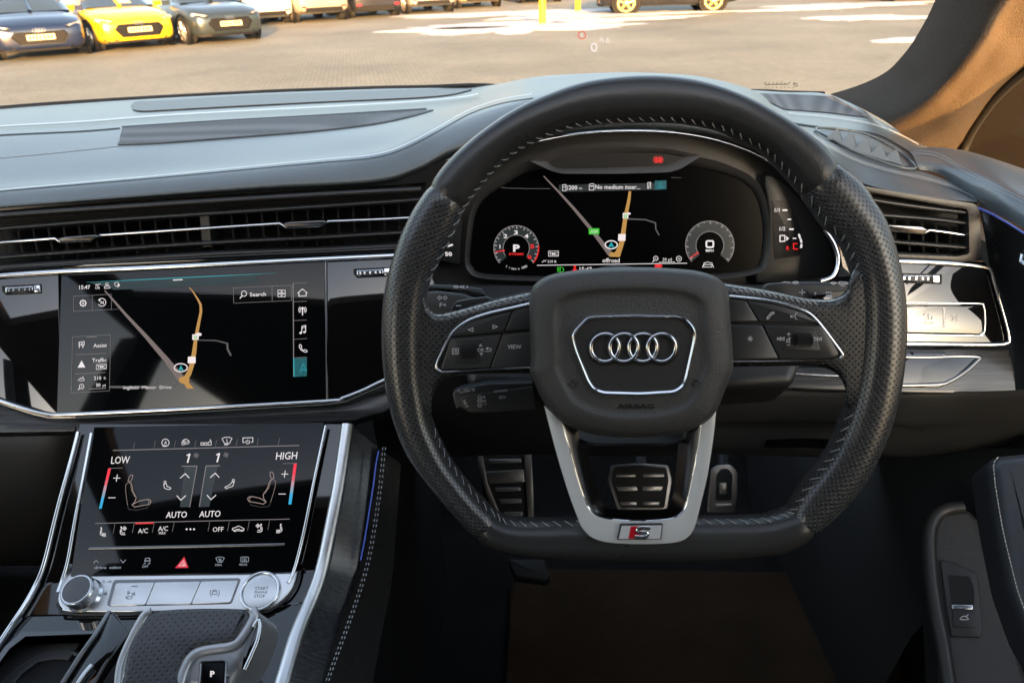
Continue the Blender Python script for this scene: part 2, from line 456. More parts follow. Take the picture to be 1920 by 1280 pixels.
aBL, aBR = (ang((893,1008)) + ang((930,954))) / 2, (ang((1522,1001)) + ang((1476,949))) / 2
def rim_seg(name, a0, a1, m, label=None, grow=0.0):
    if a1 < a0: a1 += 2 * math.pi
    n = max(12, int((a1 - a0) / .018)); mb = MB(); rows = []; uv = []; acc = 0; last = None
    for i in range(n + 1):
        a = lerp(a0, a1, i / n); ed = min(i, n - i)
        g = grow - (.0012 if ed == 0 else .0003 if ed == 1 else 0)
        c = rim_frame(a)[0]
        if last is not None: acc += (c - last).length
        last = c
        rows.append([rim_pt(a, 2 * math.pi * k / 40, g) for k in range(40)])
        uv += [(acc, k / 40 * .112) for k in range(40)]
    mb.grid(rows, closed_u=True, uv=uv)
    return obj(name, mb, m, wheel, label=label, ang=60)
g_top = rim_seg('upper_rim', aTR, aTL, M['leather'], 'smooth black leather upper rim')
g_l = rim_seg('perforated_grip', aTL, aBL, M['perf'], 'perforated grip on the left of the rim')
g_b = rim_seg('lower_rim', aBL, aBR, M['leather'], 'smooth black leather flat bottom of the rim')
g_r = rim_seg('perforated_grip', aBR, aTR, M['perf'], 'perforated grip on the right of the rim')
# cross stitches on the inner side of the rim
def rim_stitch(name, a0, a1, par, mat_, step=.0068):
    if a1 < a0: a1 += 2 * math.pi
    mb = MB(); a = a0 + .012
    while a < a1 - .01:
        r = RI(a); da = step / r
        ph0 = math.pi - .34
        pts = [rim_pt(a - da * .22, ph0 + .16, .0002), rim_pt(a - da * .02, ph0, .0008), rim_pt(a + da * .2, ph0 - .12, .0008), rim_pt(a + da * .42, ph0 - .2, .0001)]
        mb.tube(cat(pts, 2), .00025, 5)
        a += da
    return obj(name, mb, mat_, par, ang=60)
rim_stitch('stitching', aTR + .01, aTL - .01, g_top, M['thread'], .0068)
rim_stitch('stitching', aBL, aBR, g_b, M['thread'], .0074)
rim_stitch('stitching', aTL, math.pi - .25, g_l, M['threadg'], .0080)
rim_stitch('stitching', math.pi + .4, aBL, g_l, M['threadg'], .0080)
rim_stitch('stitching', aBR, 2 * math.pi - .4, g_r, M['thread'], .0085)
rim_stitch('stitching', .2, aTR, g_r, M['threadg'], .0080)

# ---- leather spokes that run into the rim
SPL = ([(765,470),(790,530),(796,556),(803,574),(819,588),(850,583),(887,573),(937,559),(1012,543)], [(765,820),(806,790),(810,750),(818,726),(832,712),(858,704),(900,701),(950,700),(1012,700)])
SPR = ([(1660,450),(1602,500),(1592,530),(1582,549),(1564,559),(1539,561),(1507,558),(1461,548),(1414,539),(1350,529)], [(1660,820),(1592,770),(1588,745),(1580,716),(1567,700),(1545,689),(1510,686),(1476,686),(1414,687),(1350,688)])
for P_, lb in ((SPL, 'left'), (SPR, 'right')):
    A = resample(cat([Vector(p) for p in P_[0]], 6), 40); B = resample(cat([Vector(p) for p in P_[1]], 6), 40); rows = []; uv = []
    for j in range(25):
        t = j / 24; of = -.010 + .0190 * (1 - abs(2 * t - 1) ** 7)
        tt = .5 - .5 * math.cos(math.pi * t) if t < 2 else t
        rows.append([WH.hit(*a.lerp(b, tt), of) for a, b in zip(A, B)]); uv += [WH.ab(p) for p in rows[-1]]
    sp = obj('leather_spoke', MB().grid(rows, uv=uv), M['perf'], wheel, label='perforated leather spoke on the %s of the hub' % lb, ang=70)
    k = Ink(WH, .0086)
    pth = [(836,591),(870,582),(910,572),(950,562),(990,551)] if lb == 'left' else [(1374,541),(1414,545),(1461,554),(1500,563),(1535,567)]
    k.stitch(cat([Vector(p) for p in pth], 4), 11, 8.5, 1.8, .5); ink('stitching', k, M['thread'], sp)

# ---- button panels (zoom space: 3.2x from the corner given)
def W2(org): return lambda pts: [(org[0] + p[0] / 3.2, org[1] + p[1] / 3.2) for p in pts]
L_, R_ = W2((780, 500)), W2((1320, 500))
PO, PB = .0115, .0145
LP = L_([(118,600),(130,560),(160,500),(200,420),(240,370),(285,335),(350,305),(450,275),(560,250),(660,226),(720,214),(720,606),(600,606),(400,618),(240,628),(150,630)])
RP = R_([(120,176),(200,184),(330,196),(470,222),(600,262),(655,300),(720,370),(780,450),(815,500),(835,520),(815,545),(760,554),(600,560),(400,564),(120,566)])
def shrink(poly, k, c=None):
    c = c or (sum(p[0] for p in poly) / len(poly), sum(p[1] for p in poly) / len(poly))
    return [(c[0] + (p[0] - c[0]) * k, c[1] + (p[1] - c[1]) * k) for p in poly]
def inset(poly, d):
    m = len(poly); P = [Vector(p[:2]) for p in poly]; out = []
    ar = sum(P[i - 1].x * P[i].y - P[i].x * P[i - 1].y for i in range(m)); sg = 1 if ar > 0 else -1
    for i in range(m):
        a = (P[i] - P[i - 1]).normalized(); b = (P[(i + 1) % m] - P[i]).normalized(); t = (a + b).normalized()
        q = Vector((-t.y, t.x)) * sg; out.append(P[i] + q * d / max(.5, q.dot(Vector((-a.y, a.x)) * sg)))
    return out
def button(par, name, poly, off, m, r=.0005, rc=4, depth=.004, label=None):
    return obj(name, MB().prism(fillet(poly, rc, 3), WH, off, depth, r=r, seg=2), m, par, label=label)
for tg, P_, org in (('left', fillet(LP, 5, 3), (780,500)), ('right', fillet(RP, 5, 3), (1320,500))):
    z = W2(org)
    mb = MB().prism(P_, WH, PO, .006, r=.0008)
    pan = obj('button_panel', mb, M['black'], wheel, label='button panel on the %s spoke' % tg)
    # chrome edge strip
    if tg == 'left': path = z([(690,222),(560,252),(450,277),(350,308),(285,340),(240,375),(200,425),(160,505),(128,575),(124,610),(150,628)])
    else: path = z([(150,178),(330,197),(470,224),(600,264),(660,305),(720,375),(780,455),(820,510),(830,530),(815,548)])
    w3 = [WH.hit(p[0], p[1], PO + .0008) for p in cat([Vector(p) for p in path], 4)]
    obj('chrome_strip', MB().tube(w3, .0012, 8), M['chromeb'], pan, ang=60)
    thin = z([(150,630),(240,627),(400,617),(600,605),(700,600)]) if tg == 'left' else z([(815,546),(760,556),(600,562),(400,566),(150,568)])
    obj('lower_strip', MB().tube([WH.hit(p[0], p[1], PO + .0006) for p in thin], .0006, 6), M['chromeb'], pan, ang=60)
    if tg == 'left':
        B = [('skip_button', [(215,416),(245,382),(290,350),(370,318),(480,292),(572,270),(528,384)]), ('blank_button', [(580,268),(720,232),(720,368),(536,384)]),
             ('menu_button', [(206,432),(512,408),(440,606),(150,616)]), ('view_button', [(520,406),(720,390),(720,598),(450,606)])]
    else:
        B = [('blank_button', [(100,194),(252,206),(326,328),(100,330)]), ('phone_button', [(262,208),(330,214),(470,238),(590,274),(640,306),(688,336),(334,328)]),
             ('favourite_button', [(100,348),(346,350),(448,552),(100,556)]), ('media_button', [(358,352),(706,356),(752,420),(810,522),(800,540),(740,550),(458,552)])]
    for nm, q in B:
        b_ = button(pan, nm, z(q), PB, M['button'])
    sq = [(272,468),(350,464),(356,545),(276,550)] if tg == 'left' else [(548,392),(640,396),(642,482),(546,480)]
    if True:
        q = [(240,440),(400,436),(385,580),(226,582)] if tg == 'left' else [(500,372),(668,378),(700,505),(470,500)]
        obj('wheel_recess', MB().prism(fillet(z(q), 3, 3), WH, PB + .0004, .001, r=.0003), M['soft'], pan)
        # ridged thumb roller
        c = [WH.hit(*p, PB) for p in z(sq)]
        A, B_, C_, D_ = c; rows = []
        for i in range(41):
            t = i / 40; h = math.sin(math.pi * t) * .0042 + (.00035 if i % 2 else 0)
            rows.append([A.lerp(D_, t) + WH.n * h, B_.lerp(C_, t) + WH.n * h])
        obj('thumb_roller', MB().grid(rows), M['soft'], pan, ang=10)
    k = Ink(WH, PB + .0006, org, 3.2)
    if tg == 'left':
        k.line([(342,366),(314,378),(342,388)], 3.2, True); k.line([(461,349),(489,359),(462,371)], 3.2, True)
        k.text('VIEW', 591, 479, 25); k.line([(218,492),(254,490),(254,522),(219,524)], 3, True)
        for y in (500, 507, 515): k.line([(232,y),(249,y-1)], 2.6); k.disc((226,y), 1.8)
        k.text('OK', 389, 498, 21); k.line([(380,476),(388,464),(396,475)], 2.6, True); k.line([(384,518),(400,518),(392,531)], 2.6, True)
        k.line([(424,490),(446,490),(453,498),(446,506),(414,508)], 3); k.poly([(418,490),(432,482),(432,498)])
    else:
        ph = lambda x, y, s: k.line([(x+12*s,y-10*s),(x+3*s,y-11*s),(x-2*s,y-6*s),(x-12*s,y+6*s),(x-14*s,y+14*s),(x-7*s,y+14*s),(x-5*s,y+7*s),(x,y),(x+7*s,y-5*s),(x+12*s,y-5*s)], 3, True)
        ph(400, 291, 1.6)
        k.line([(562,278),(550,280),(548,290),(540,296),(548,300),(548,312),(562,316)], 3); k.arc((520,298), 12, -40, 40, 3, 6); k.arc((512,298), 12, -40, 40, 3, 6); k.disc((520,298), 3)
        for a in (0, 60, 120): 
            c, s_ = math.cos(math.radians(a)) * 17, math.sin(math.radians(a)) * 17
            k.line([(277 - c, 431 - s_), (277 + c, 431 + s_)], 3.4)
        k.line([(440,422),(440,442)], 3); k.line([(461,422),(444,432),(461,442)], 3, True); k.line([(481,422),(464,432),(481,442)], 3, True)
        k.line([(704,422),(704,444)], 3); k.line([(661,422),(679,433),(661,444)], 3, True); k.line([(682,422),(700,433),(682,444)], 3, True)
        k.line([(497,404),(519,404)], 3); k.line([(508,393),(508,415)], 3); k.line([(496,470),(519,470)], 3)
        k.line([(496,434),(503,434),(514,424),(514,458),(503,449),(496,449)], 2.6, True); k.line([(492,456),(520,428)], 2.6)
    ink('lettering', k, M['print'], pan)

# ---- airbag cover
HUB = [(996,545),(1006,530),(1030,516),(1070,508),(1120,503),(1180,501),(1240,502),(1300,507),(1335,516),(1356,530),(1366,550),(1370,600),(1374,650),(1375,680),(1372,700),(1360,730),(1346,765),(1330,788),(1300,804),(1260,815),(1200,820),(1140,818),(1090,808),(1050,790),(1030,770),(1012,740),(1000,712),(993,695),(995,672),(993,620),(992,570)]
hubp = cat([Vector(p) for p in HUB], 3, True); HC = (1184, 664)
prof = [(1.0, -.012), (1.0, .012), (.996, .018), (.985, .0225), (.965, .0260), (.94, .0280), (.90, .0296), (.82, .0308), (.775, .0312), (.755, .0309), (.735, .0296), (.71, .0286), (.66, .0286), (.5, .0292), (.35, .0294), (.2, .0294), (.08, .0294)]
hubmb = MB().dome(hubp, HC, WH, prof)
hub = obj('airbag_cover', hubmb, M['vinyl'], wheel, ang=70)
HO = .0292
EMB = [(1100,592),(1118,590),(1190,588),(1270,590),(1288,596),(1301,610),(1307,624),(1305,642),(1290,710),(1283,727),(1266,738),(1200,742),(1130,740),(1112,733),(1100,716),(1076,656),(1070,634),(1074,620)]
eo = cat([Vector(p) for p in fillet(EMB, 8, 3)], 1, True); ei = inset(eo, 7.5)
emb = obj('badge_plate', MB().prism(ei, WH, HO + .0006, .004), M['greyplastic'], wheel)
emb.data.materials[0] = mat('badge_plate_plastic', (.03, .029, .028), .45)
A = [WH.hit(p[0], p[1], HO) for p in inset(eo, -1.5)]; B = [WH.hit(p[0], p[1], HO + .0022) for p in eo]; C = [WH.hit(p[0], p[1], HO + .0030) for p in inset(eo, 3)]; D = [WH.hit(p[0], p[1], HO + .0022) for p in inset(eo, 6.5)]; E = [WH.hit(p[0], p[1], HO + .0002) for p in ei]
obj('chrome_surround', MB().grid([A, B, C, D, E], closed_u=True), M['chromeb'], emb, ang=50)
for i, x in enumerate((1134.5, 1169.7, 1205.3, 1240.3)):
    c = WH.hit(x, 651.5, HO + .0024 + .0004 * (i % 2))
    obj('ring', MB().torus(c, WH.n, .0093, .00125, 48, 10), M['chromeb'], emb, ang=70)
    obj('ring_shadow_groove', MB().torus(WH.hit(x, 651.5, HO + .0006), WH.n, .0103, .0016, 48, 6), M['soft'], emb, ang=70)
k = Ink(Drape(hubmb), .0003)
k.text('AIRBAG', 1192, 761, 9, bold=.02, width=68); ink('embossed_lettering', k, M['emboss'], hub)
for sx, x in ((1, 1074), (-1, 1305)):
    k = Ink(Drape(hubmb), .0003); k.circ((x, 722 if sx > 0 else 719), 5.5, 1.2); k.line([(x - 10, 718), (x - 4, 724)], 1.2); k.line([(x + 10, 716), (x + 4, 722)], 1.2); k.line([(x - 5, 714), (x + 5, 713)], 1.2); ink('horn_symbol', k, M['emboss'], hub)

# ---- silver lower spoke
UO = [(1020,760),(1030,800),(1046,860),(1066,925),(1082,968),(1090,988),(1106,1006),(1130,1016),(1165,1020),(1205,1021),(1245,1020),(1275,1016),(1292,1006),(1303,988),(1313,950),(1327,890),(1338,820),(1344,760)]
UI = [(1052,790),(1062,822),(1075,868),(1088,912),(1098,940),(1105,953),(1116,964),(1136,971),(1170,975),(1205,976),(1240,974),(1264,970),(1277,962),(1286,948),(1293,918),(1303,870),(1311,820),(1316,790)]
UH = [(1098,790),(1103,838),(1107,868),(1114,900),(1121,925),(1127,940),(1136,949),(1150,954),(1178,956),(1205,956),(1232,956),(1249,953),(1258,944),(1262,928),(1265,905),(1268,870),(1271,838),(1273,790)]
sm = lambda p: cat([Vector(q) for q in p], 4)
uo, ui, uh = sm(UO), sm(UI), sm(UH)
def strip(rows, offs): return MB().grid([[WH.hit(p[0], p[1], o) for p in r] for r, o in zip(rows, offs)])
mid1 = [a.lerp(b, .5) for a, b in zip(uo, ui)]
spk = obj('silver_spoke', strip([uo, [a.lerp(b, .04) for a, b in zip(uo, ui)], mid1, [a.lerp(b, .96) for a, b in zip(uo, ui)], ui], [.002, .0185, .0195, .0185, .016]), M['spoke'], wheel, ang=30)
obj('inner_bevel', strip([ui, [a.lerp(b, .1) for a, b in zip(ui, uh)], [a.lerp(b, .55) for a, b in zip(ui, uh)], uh], [.016, .0155, .006, -.004]), M['darkchrome'], spk, ang=50)
obj('bevel_edge', MB().tube([WH.hit(p[0], p[1], .0168) for p in ui], .0007, 6), M['chromeb'], spk, ang=60)
back = strip([uh, [a.lerp(b, .5) for a, b in zip(uo, uh)], uo], [-.004, -.012, .002]); obj('rear_shell', back, M['soft'], spk)
cross = MB().prism([(1040,780),(1340,780),(1300,822),(1268,836),(1255,838),(1120,838),(1106,836),(1070,822)], WH, .004, .02, r=.003)
obj('crossbar', cross, M['darkchrome'], spk)
bd = obj('badge', MB().prism(fillet([(1163,983),(1243,982),(1240,1011),(1157,1012)], 2, 2), WH, .0212, .002, r=.0002), M['soft'], wheel, label='small parallelogram badge with red block and letter S')
bd.matrix_parent_inverse = MINV[wheel.name]
k = Ink(WH, .0213); k.poly([(1165.5,985),(1241,984),(1238,1009.5),(1160,1010)]); ink('badge_face', k, mat('badge_enamel', (.6, .6, .6), .3), bd)
k = Ink(WH, .0215); k.poly([(1183,986),(1205,986),(1201,1009),(1178,1009.5)]); ink('red_block', k, mat('red_enamel', (.55, .005, .015), .3), bd)
S_ = cat([Vector(p) for p in [(1219,990),(1203,989),(1196,992),(1197,997),(1212,999),(1213,1004),(1206,1007),(1190,1006)]], 4)
obj('letter', MB().tube([WH.hit(p[0], p[1], .0221) for p in S_], .0013, 6, flat=.5, upv=WH.n), M['chromeb'], bd, ang=60)
k = Ink(WH, .0217); k.line(S_, 6.4); ink('letter_outline', k, M['black'], bd)
# shift paddles behind the spokes
for q, lb, tx in (([(845,600),(846,578),(855,565),(880,560),(912,556),(922,560),(926,570),(940,600)], 'left', ('-', 860, 573)),
                  ([(1430,560),(1431,540),(1440,532),(1470,530),(1500,533),(1516,543),(1524,558),(1520,580),(1440,580)], 'right', ('+', 1504, 548))):
    pd = obj('shift_paddle', MB().prism(fillet(q, 5, 3), WH, -.018, .004, r=.001), M['button'], wheel, label='shift paddle behind the %s spoke' % lb)
    k = Ink(WH, -.0175)
    if tx[0] == '-': k.line([(tx[1] - 5, tx[2]), (tx[1] + 5, tx[2])], 2)
    else: k.line([(tx[1] - 6, tx[2]), (tx[1] + 6, tx[2])], 2); k.line([(tx[1], tx[2] - 6), (tx[1], tx[2] + 6)], 2)
    ink('symbol', k, M['print'], pd)
# column boss behind the hub
obj('column_boss', MB().disc3(WH.hit(1190, 660, -.012), WH.n, .06, .09, 40), M['black'], wheel)
# ================================================================== DASHBOARD PAD
dash = thing('dashboard', 'long black leather covered dashboard with stitched seams under the windscreen', 'dashboard', (-.2, .9, 1.2))
def loft(cols, nu=6, nv=4):
    """cols = columns of (u, v, Y); smooth both ways"""
    C = [cat([PY(*p) for p in c], nv) for c in cols]
    rows = [cat(list(r), nu) for r in zip(*C)]
    return MB().grid(rows)
cols = [
 [(-170,226,1.12),(-170,240,1.03),(-170,256,.97),(-170,272,.92),(-170,312,.84),(-170,352,.775),(-170,374,.742),(-170,394,.725),(-170,405,.722),(-170,412,.76)],
 [(0,205,1.15),(0,220,1.06),(0,238,.99),(0,254,.93),(0,300,.84),(0,340,.775),(0,358,.742),(0,380,.722),(0,391,.720),(0,398,.76)],
 [(250,187,1.2),(250,205,1.09),(250,224,1.0),(250,240,.94),(250,285,.84),(250,322,.775),(250,338,.742),(250,360,.722),(250,372,.720),(250,380,.76)],
 [(500,174,1.23),(500,193,1.11),(500,213,1.01),(500,228,.95),(500,268,.85),(500,300,.78),(500,314,.748),(500,338,.724),(500,354,.722),(500,362,.76)],
 [(700,167,1.24),(700,186,1.12),(700,205,1.02),(700,218,.96),(700,246,.86),(700,276,.79),(700,294,.75),(700,324,.726),(700,342,.722),(700,349,.76)],
 [(800,165,1.24),(805,182,1.12),(810,198,1.03),(812,208,.97),(806,222,.88),(798,240,.81),(790,262,.765),(785,300,.735),(783,318,.73),(780,326,.76)],
 [(905,162,1.20),(900,174,1.10),(900,184,1.02),(897,192,.96),(893,198,.90),(888,206,.84),(880,222,.79),(860,262,.75),(850,284,.742),(848,296,.77)],
 [(1000,145,1.0),(1000,151,.96),(1000,158,.93),(1000,164,.90),(1000,170,.87),(1000,176,.84),(995,190,.80),(985,225,.765),(975,255,.755),(973,272,.78)],
 [(1100,138,.97),(1100,141,.95),(1100,146,.93),(1100,150,.91),(1100,155,.88),(1100,161,.85),(1097,175,.81),(1092,210,.775),(1088,238,.765),(1086,256,.79)],
 [(1190,136,.97),(1190,139,.95),(1190,143,.93),(1190,147,.91),(1190,152,.88),(1190,158,.85),(1190,172,.81),(1190,205,.775),(1190,232,.765),(1190,250,.79)],
 [(1300,142,.97),(1300,146,.95),(1300,150,.93),(1300,155,.91),(1300,160,.88),(1300,167,.85),(1303,182,.81),(1310,216,.775),(1316,243,.762),(1318,260,.79)],
 [(1385,160,.97),(1390,164,.95),(1395,170,.93),(1400,176,.91),(1405,183,.88),(1410,192,.85),(1415,210,.80),(1425,250,.765),(1430,280,.755),(1432,296,.78)],
 [(1425,176,.97),(1435,184,.95),(1445,194,.93),(1455,204,.90),(1465,216,.87),(1478,232,.83),(1495,258,.78),(1515,310,.75),(1520,350,.74),(1522,372,.77)]]
padmb = loft(cols)
pad = obj('pad', padmb, M['pad'], dash, ang=70)
DP = Drape(padmb)
def strip_on(surf, A, B, n=40, m=4, off=0.0008):
    A = resample([Vector(p) for p in A], n); B = resample([Vector(p) for p in B], n)
    return MB().grid([[surf.hit(*a.lerp(b, j / m), off) for a, b in zip(A, B)] for j in range(m + 1)])
# defroster recess and speaker grille
cv = lambda pts, n=5: cat([Vector(p) for p in pts], n)
rim_in = cv([(245,200),(255,192),(300,190),(450,181),(600,175),(750,170),(850,168),(884,168)])
rim_lo = cv([(250,207),(270,210),(330,207),(480,199),(620,192),(760,186),(840,180),(884,170)])
rec = obj('defroster_recess', strip_on(DP, rim_in, rim_lo, 60, 3, .0012), mat('recess_plastic', (.085, .095, .102), .45, spec=.5), dash)
lip = MB().tube([DP.hit(p.x, p.y, .0012) for p in rim_lo], .0012, 8, flat=.6); obj('recess_lip', lip, M['pad'], rec, ang=60)
ga = cv([(228,241),(300,236),(450,227),(600,219),(720,213),(790,209),(812,207)]); gb = cv([(222,272),(300,269),(450,258),(600,246),(700,234),(770,220),(812,208)])
gr = obj('speaker_grille', strip_on(DP, ga, gb, 60, 5, .0012), None, dash)
m_, nt_, b_ = newmat('fine_grille'); setp(b_, Roughness=.8); b_.inputs['Specular IOR Level'].default_value = .3
tc = nt_.nodes.new('ShaderNodeTexCoord'); vo = nt_.nodes.new('ShaderNodeTexVoronoi'); vo.inputs['Scale'].default_value = 330; vo.inputs['Randomness'].default_value = 0
nt_.links.new(tc.outputs['Object'], vo.inputs['Vector']); cr = nt_.nodes.new('ShaderNodeValToRGB'); cr.color_ramp.elements[0].position = .25; cr.color_ramp.elements[0].color = (.006, .006, .007, 1)
cr.color_ramp.elements[1].position = .45; cr.color_ramp.elements[1].color = (.17, .18, .19, 1); nt_.links.new(vo.outputs['Distance'], cr.inputs[0]); nt_.links.new(cr.outputs[0], b_.inputs['Base Color'])
gr.data.materials.append(m_); M['grille'] = m_
ge = MB().tube([DP.hit(p[0], p[1], .0010) for p in [(229,241),(225,256),(222,272)]] + [DP.hit(p.x, p.y, .0010) for p in gb[2:]], .0009, 6)
obj('grille_edge', ge, M['pad'], gr)
# seams
def seam(name, path, surf, par, m, step=4.6, ln=3.2, w=1.3, gap=3.0, two=True):
    k = Ink(surf, .0005); P = cat([Vector(p) for p in path], 6)
    k.stitch(P, step, ln, w)
    if two: k.stitch([p + Vector((gap * .25, gap)) for p in P], step, ln, w)
    return ink(name, k, m, par)
seam('rear_seam', [(-120,247),(0,238),(150,230),(300,219),(450,211),(600,204),(750,196),(860,187),(900,180)], DP, pad, M['threadw'], gap=3)
fs = [(-120,368),(0,357),(150,344),(300,331),(450,317),(600,303),(700,294),(760,276),(820,245),(880,212),(940,192),(1000,182)]
seam('front_seam', fs, DP, pad, M['threadw'], gap=5)
k = Ink(DP, .0003); k.line(cat([Vector((p[0], p[1] + 2.4)) for p in fs], 6), 1.0); ink('front_groove', k, M['black'], pad)
k = Ink(DP, .0004); k.line(cat([Vector(p) for p in [(-120,262),(0,254),(150,247),(225,241)]], 6), 2.5); k.line(cv([(228,239),(400,228),(600,217),(800,205)]), 3.5); ink('pad_gap', k, M['black'], pad)
k = Ink(DP, .0004); k.line(cat([Vector(p) for p in [(-120,305),(0,296),(110,286),(222,274)]], 6), 1.5); ink('passenger_airbag_line', k, M['threadg'], pad)

# ---- right hand part of the dash top
rc = [
 [(1395,168,1.12),(1402,178,1.05),(1405,184,1.0),(1408,190,.95),(1412,197,.86),(1418,206,.80),(1425,222,.77),(1426,240,.80)],
 [(1470,173,1.14),(1478,204,1.0),(1485,222,.93),(1492,231,.9),(1498,238,.86),(1502,246,.82),(1508,268,.77),(1510,290,.80)],
 [(1540,175,1.14),(1556,212,1.0),(1556,232,.93),(1554,240,.9),(1555,260,.84),(1553,272,.80),(1550,302,.745),(1550,318,.78)],
 [(1600,196,1.08),(1636,232,.97),(1638,256,.9),(1630,258,.88),(1618,290,.81),(1612,303,.78),(1602,338,.725),(1600,352,.76)],
 [(1660,232,1.0),(1694,260,.93),(1688,285,.87),(1680,288,.85),(1690,313,.79),(1690,326,.76),(1684,360,.705),(1682,372,.74)],
 [(1725,264,.95),(1730,280,.9),(1722,303,.85),(1720,312,.83),(1760,334,.76),(1765,344,.745),(1760,372,.69),(1758,382,.73)],
 [(1738,274,.93),(1742,290,.88),(1760,313,.83),(1788,333,.79),(1820,354,.74),(1829,366,.73),(1832,379,.69),(1830,388,.73)]]
rmb = loft(rc); rp = obj('driver_side_pad', rmb, M['pad'], dash, ang=70); DR = Drape(rmb)
obj('demister_grille', strip_on(DR, [(1408,176),(1480,178),(1562,182)], [(1470,206),(1550,212),(1632,222)], 30, 5, .001), m_, rp)
k = Ink(DR, .0008); k.line(cv([(1484,232),(1540,240),(1600,246),(1650,256),(1700,284),(1718,300)]), 3); ink('pad_gap', k, M['black'], rp)
seam('rear_seam', [(1478,212),(1560,220),(1630,232),(1680,250),(1722,272)], DR, rp, M['threadw'], gap=3, w=.9)
seam('front_seam', [(1455,214),(1500,243),(1550,272),(1600,298),(1660,318),(1730,334),(1785,350),(1824,368)], DR, rp, M['thread'], step=6, ln=4.4, w=1.3, gap=5)
# pleated outlet in the pad
ol = [(1528,244),(1560,246),(1610,252),(1650,268),(1712,312),(1690,316),(1640,302),(1600,284),(1560,262)]
DRf = obj('outlet_tray', strip_on(DR, cv([(1530,246),(1580,249),(1640,264),(1708,311)]), cv([(1532,248),(1560,264),(1610,290),(1690,315)]), 30, 4, .001), mat('outlet_plastic', (.14, .155, .165), .45), dash)
obj('outlet_rim', MB().tube([DR.hit(p.x, p.y, .0025) for p in cat([Vector(p) for p in [(1528,245),(1580,247),(1645,264),(1714,313),(1690,319),(1610,292),(1560,266)]], 4, True)], .0015, 8, closed=True), M['pad'], DRf, ang=60)
for i, (x0, y0, x1, y1, x2, y2) in enumerate([(1548,262,1561,258,1580,274),(1572,272,1587,264,1606,286),(1598,284,1614,276,1636,297),(1626,294,1642,288,1664,306),(1655,302,1670,298,1690,313)]):
    a, b, c = DR.hit(x0, y0, .002), DR.hit(x1, y1, .012), DR.hit(x2, y2, .002); d = DR.hit(x1 + 14, y1 - 4, .002)
    obj('pleat', MB().add([a, b, c, d], [(0, 1, 2), (1, 3, 2), (0, 3, 1)]), DRf.data.materials[0], DRf, smooth=False)

# ================================================================== DASH FACE
MM = PL(360, 640, .69, 58, 2.5)
RP_ = PL(1790, 570, .70, 66, -3)
face = thing('fascia', 'gloss black fascia with slim chrome lines and dark wood lower edge', 'fascia', (-.3, .68, 1.1))
pl = obj('passenger_panel', MB().prism([(-150,530),(-60,524),(110,514),(114,776),(80,774),(0,750),(-150,700)], MM, .0, .01, r=.001), M['piano'], face)
pr = obj('driver_panel', MB().prism([(611,490),(790,479),(830,560),(800,690),(715,716),(637,746),(613,750)], MM, .0, .01, r=.001), M['piano'], face)
def bar(name, pts, pl_, r, m, par, off=.002, n=4, flat=.6, seg=10):
    P = [pl_.hit(p.x, p.y, off) for p in cat([Vector(p) for p in pts], n)]
    return obj(name, MB().tube(P, r, seg, flat=flat, upv=pl_.n), m, par, ang=60)
bar('chrome_line', [(-150,532),(-60,523),(0,517),(120,509),(300,501),(600,486),(790,477)], MM, .0024, M['chromeb'], face)
bar('lower_chrome_line', [(-150,700),(-60,730),(0,751),(55,769),(90,777),(120,777),(300,769),(610,752),(640,747),(680,732),(720,713),(770,694)], MM, .0018, M['chromeb'], face)
def wheelie(par_pl, cu, cv_, wpx, hpx, slope, lab):
    t = thing('vent_thumbwheel', lab, 'thumbwheel', par_pl.hit(cu, cv_), group='knurled vent flow thumbwheels')
    a = Vector((1, slope)).normalized(); q = Vector((-a.y, a.x))
    P = lambda x, y: (cu + a.x * x + q.x * y, cv_ + a.y * x + q.y * y)
    # the drum: a chrome barrel with a dark ribbed belt
    for nm, x0, x1, rr, mt in (('drum', -wpx / 2, wpx / 2, hpx / 2, M['chromeb']),):
        rows = []
        for i in range(25):
            an = math.pi * i / 24
            y = -math.cos(an) * hpx / 2; off = math.sin(an) * .004
            rows.append([par_pl.hit(*P(wpx / 2 * math.sin(math.pi * (j / 16 - .5)), y), off * (1.15 - .5 * abs(j / 8 - 1) ** 2)) for j in range(17)])
        obj(nm, MB().grid(rows), mt, t, ang=60)
    rows = []
    for i in range(13):
        y = lerp(-hpx * .26, hpx * .26, i / 12)
        rows.append([par_pl.hit(*P(wpx * .46 * math.sin(math.pi * (j / 16 - .5)), y), .0052 - .0018 * abs(j / 8 - 1) ** 2) for j in range(17)])
    belt = obj('belt', MB().grid(rows), M['soft'], t, ang=60)
    k = Ink(par_pl, .0056)
    for j in range(-2, 3):
        x = wpx * .46 * math.sin(j * .47)
        k.line([P(x, -hpx * .16), P(x, hpx * .16)], 3.2)
    ink('mark', k, M['chrome'], belt)
    obj('slot', MB().prism([P(-wpx * .62, hpx * .1), P(-wpx * .62, -hpx * .62), P(wpx * .8, -hpx * .62), P(wpx * .8, hpx * .62), P(-wpx * .5, hpx * .62)], par_pl, .0006, .003), M['black'], t)
    obj('tab', MB().prism([P(wpx * .52, -hpx * .5), P(wpx * .74, -hpx * .5), P(wpx * .74, hpx * .45), P(wpx * .52, hpx * .45)], par_pl, .0022, .002, r=.0008), M['chromeb'], t)
wheelie(MM, 36, 543, 52, 14, -.05, 'knurled vent thumbwheel at the left end of the fascia, left of the touchscreen')
wheelie(MM, 694, 511, 50, 14, -.05, 'knurled vent thumbwheel between the touchscreen and the steering wheel rim')
wheelie(RP_, 1718, 522, 60, 15, .03, 'knurled vent thumbwheel above the light switch panel')
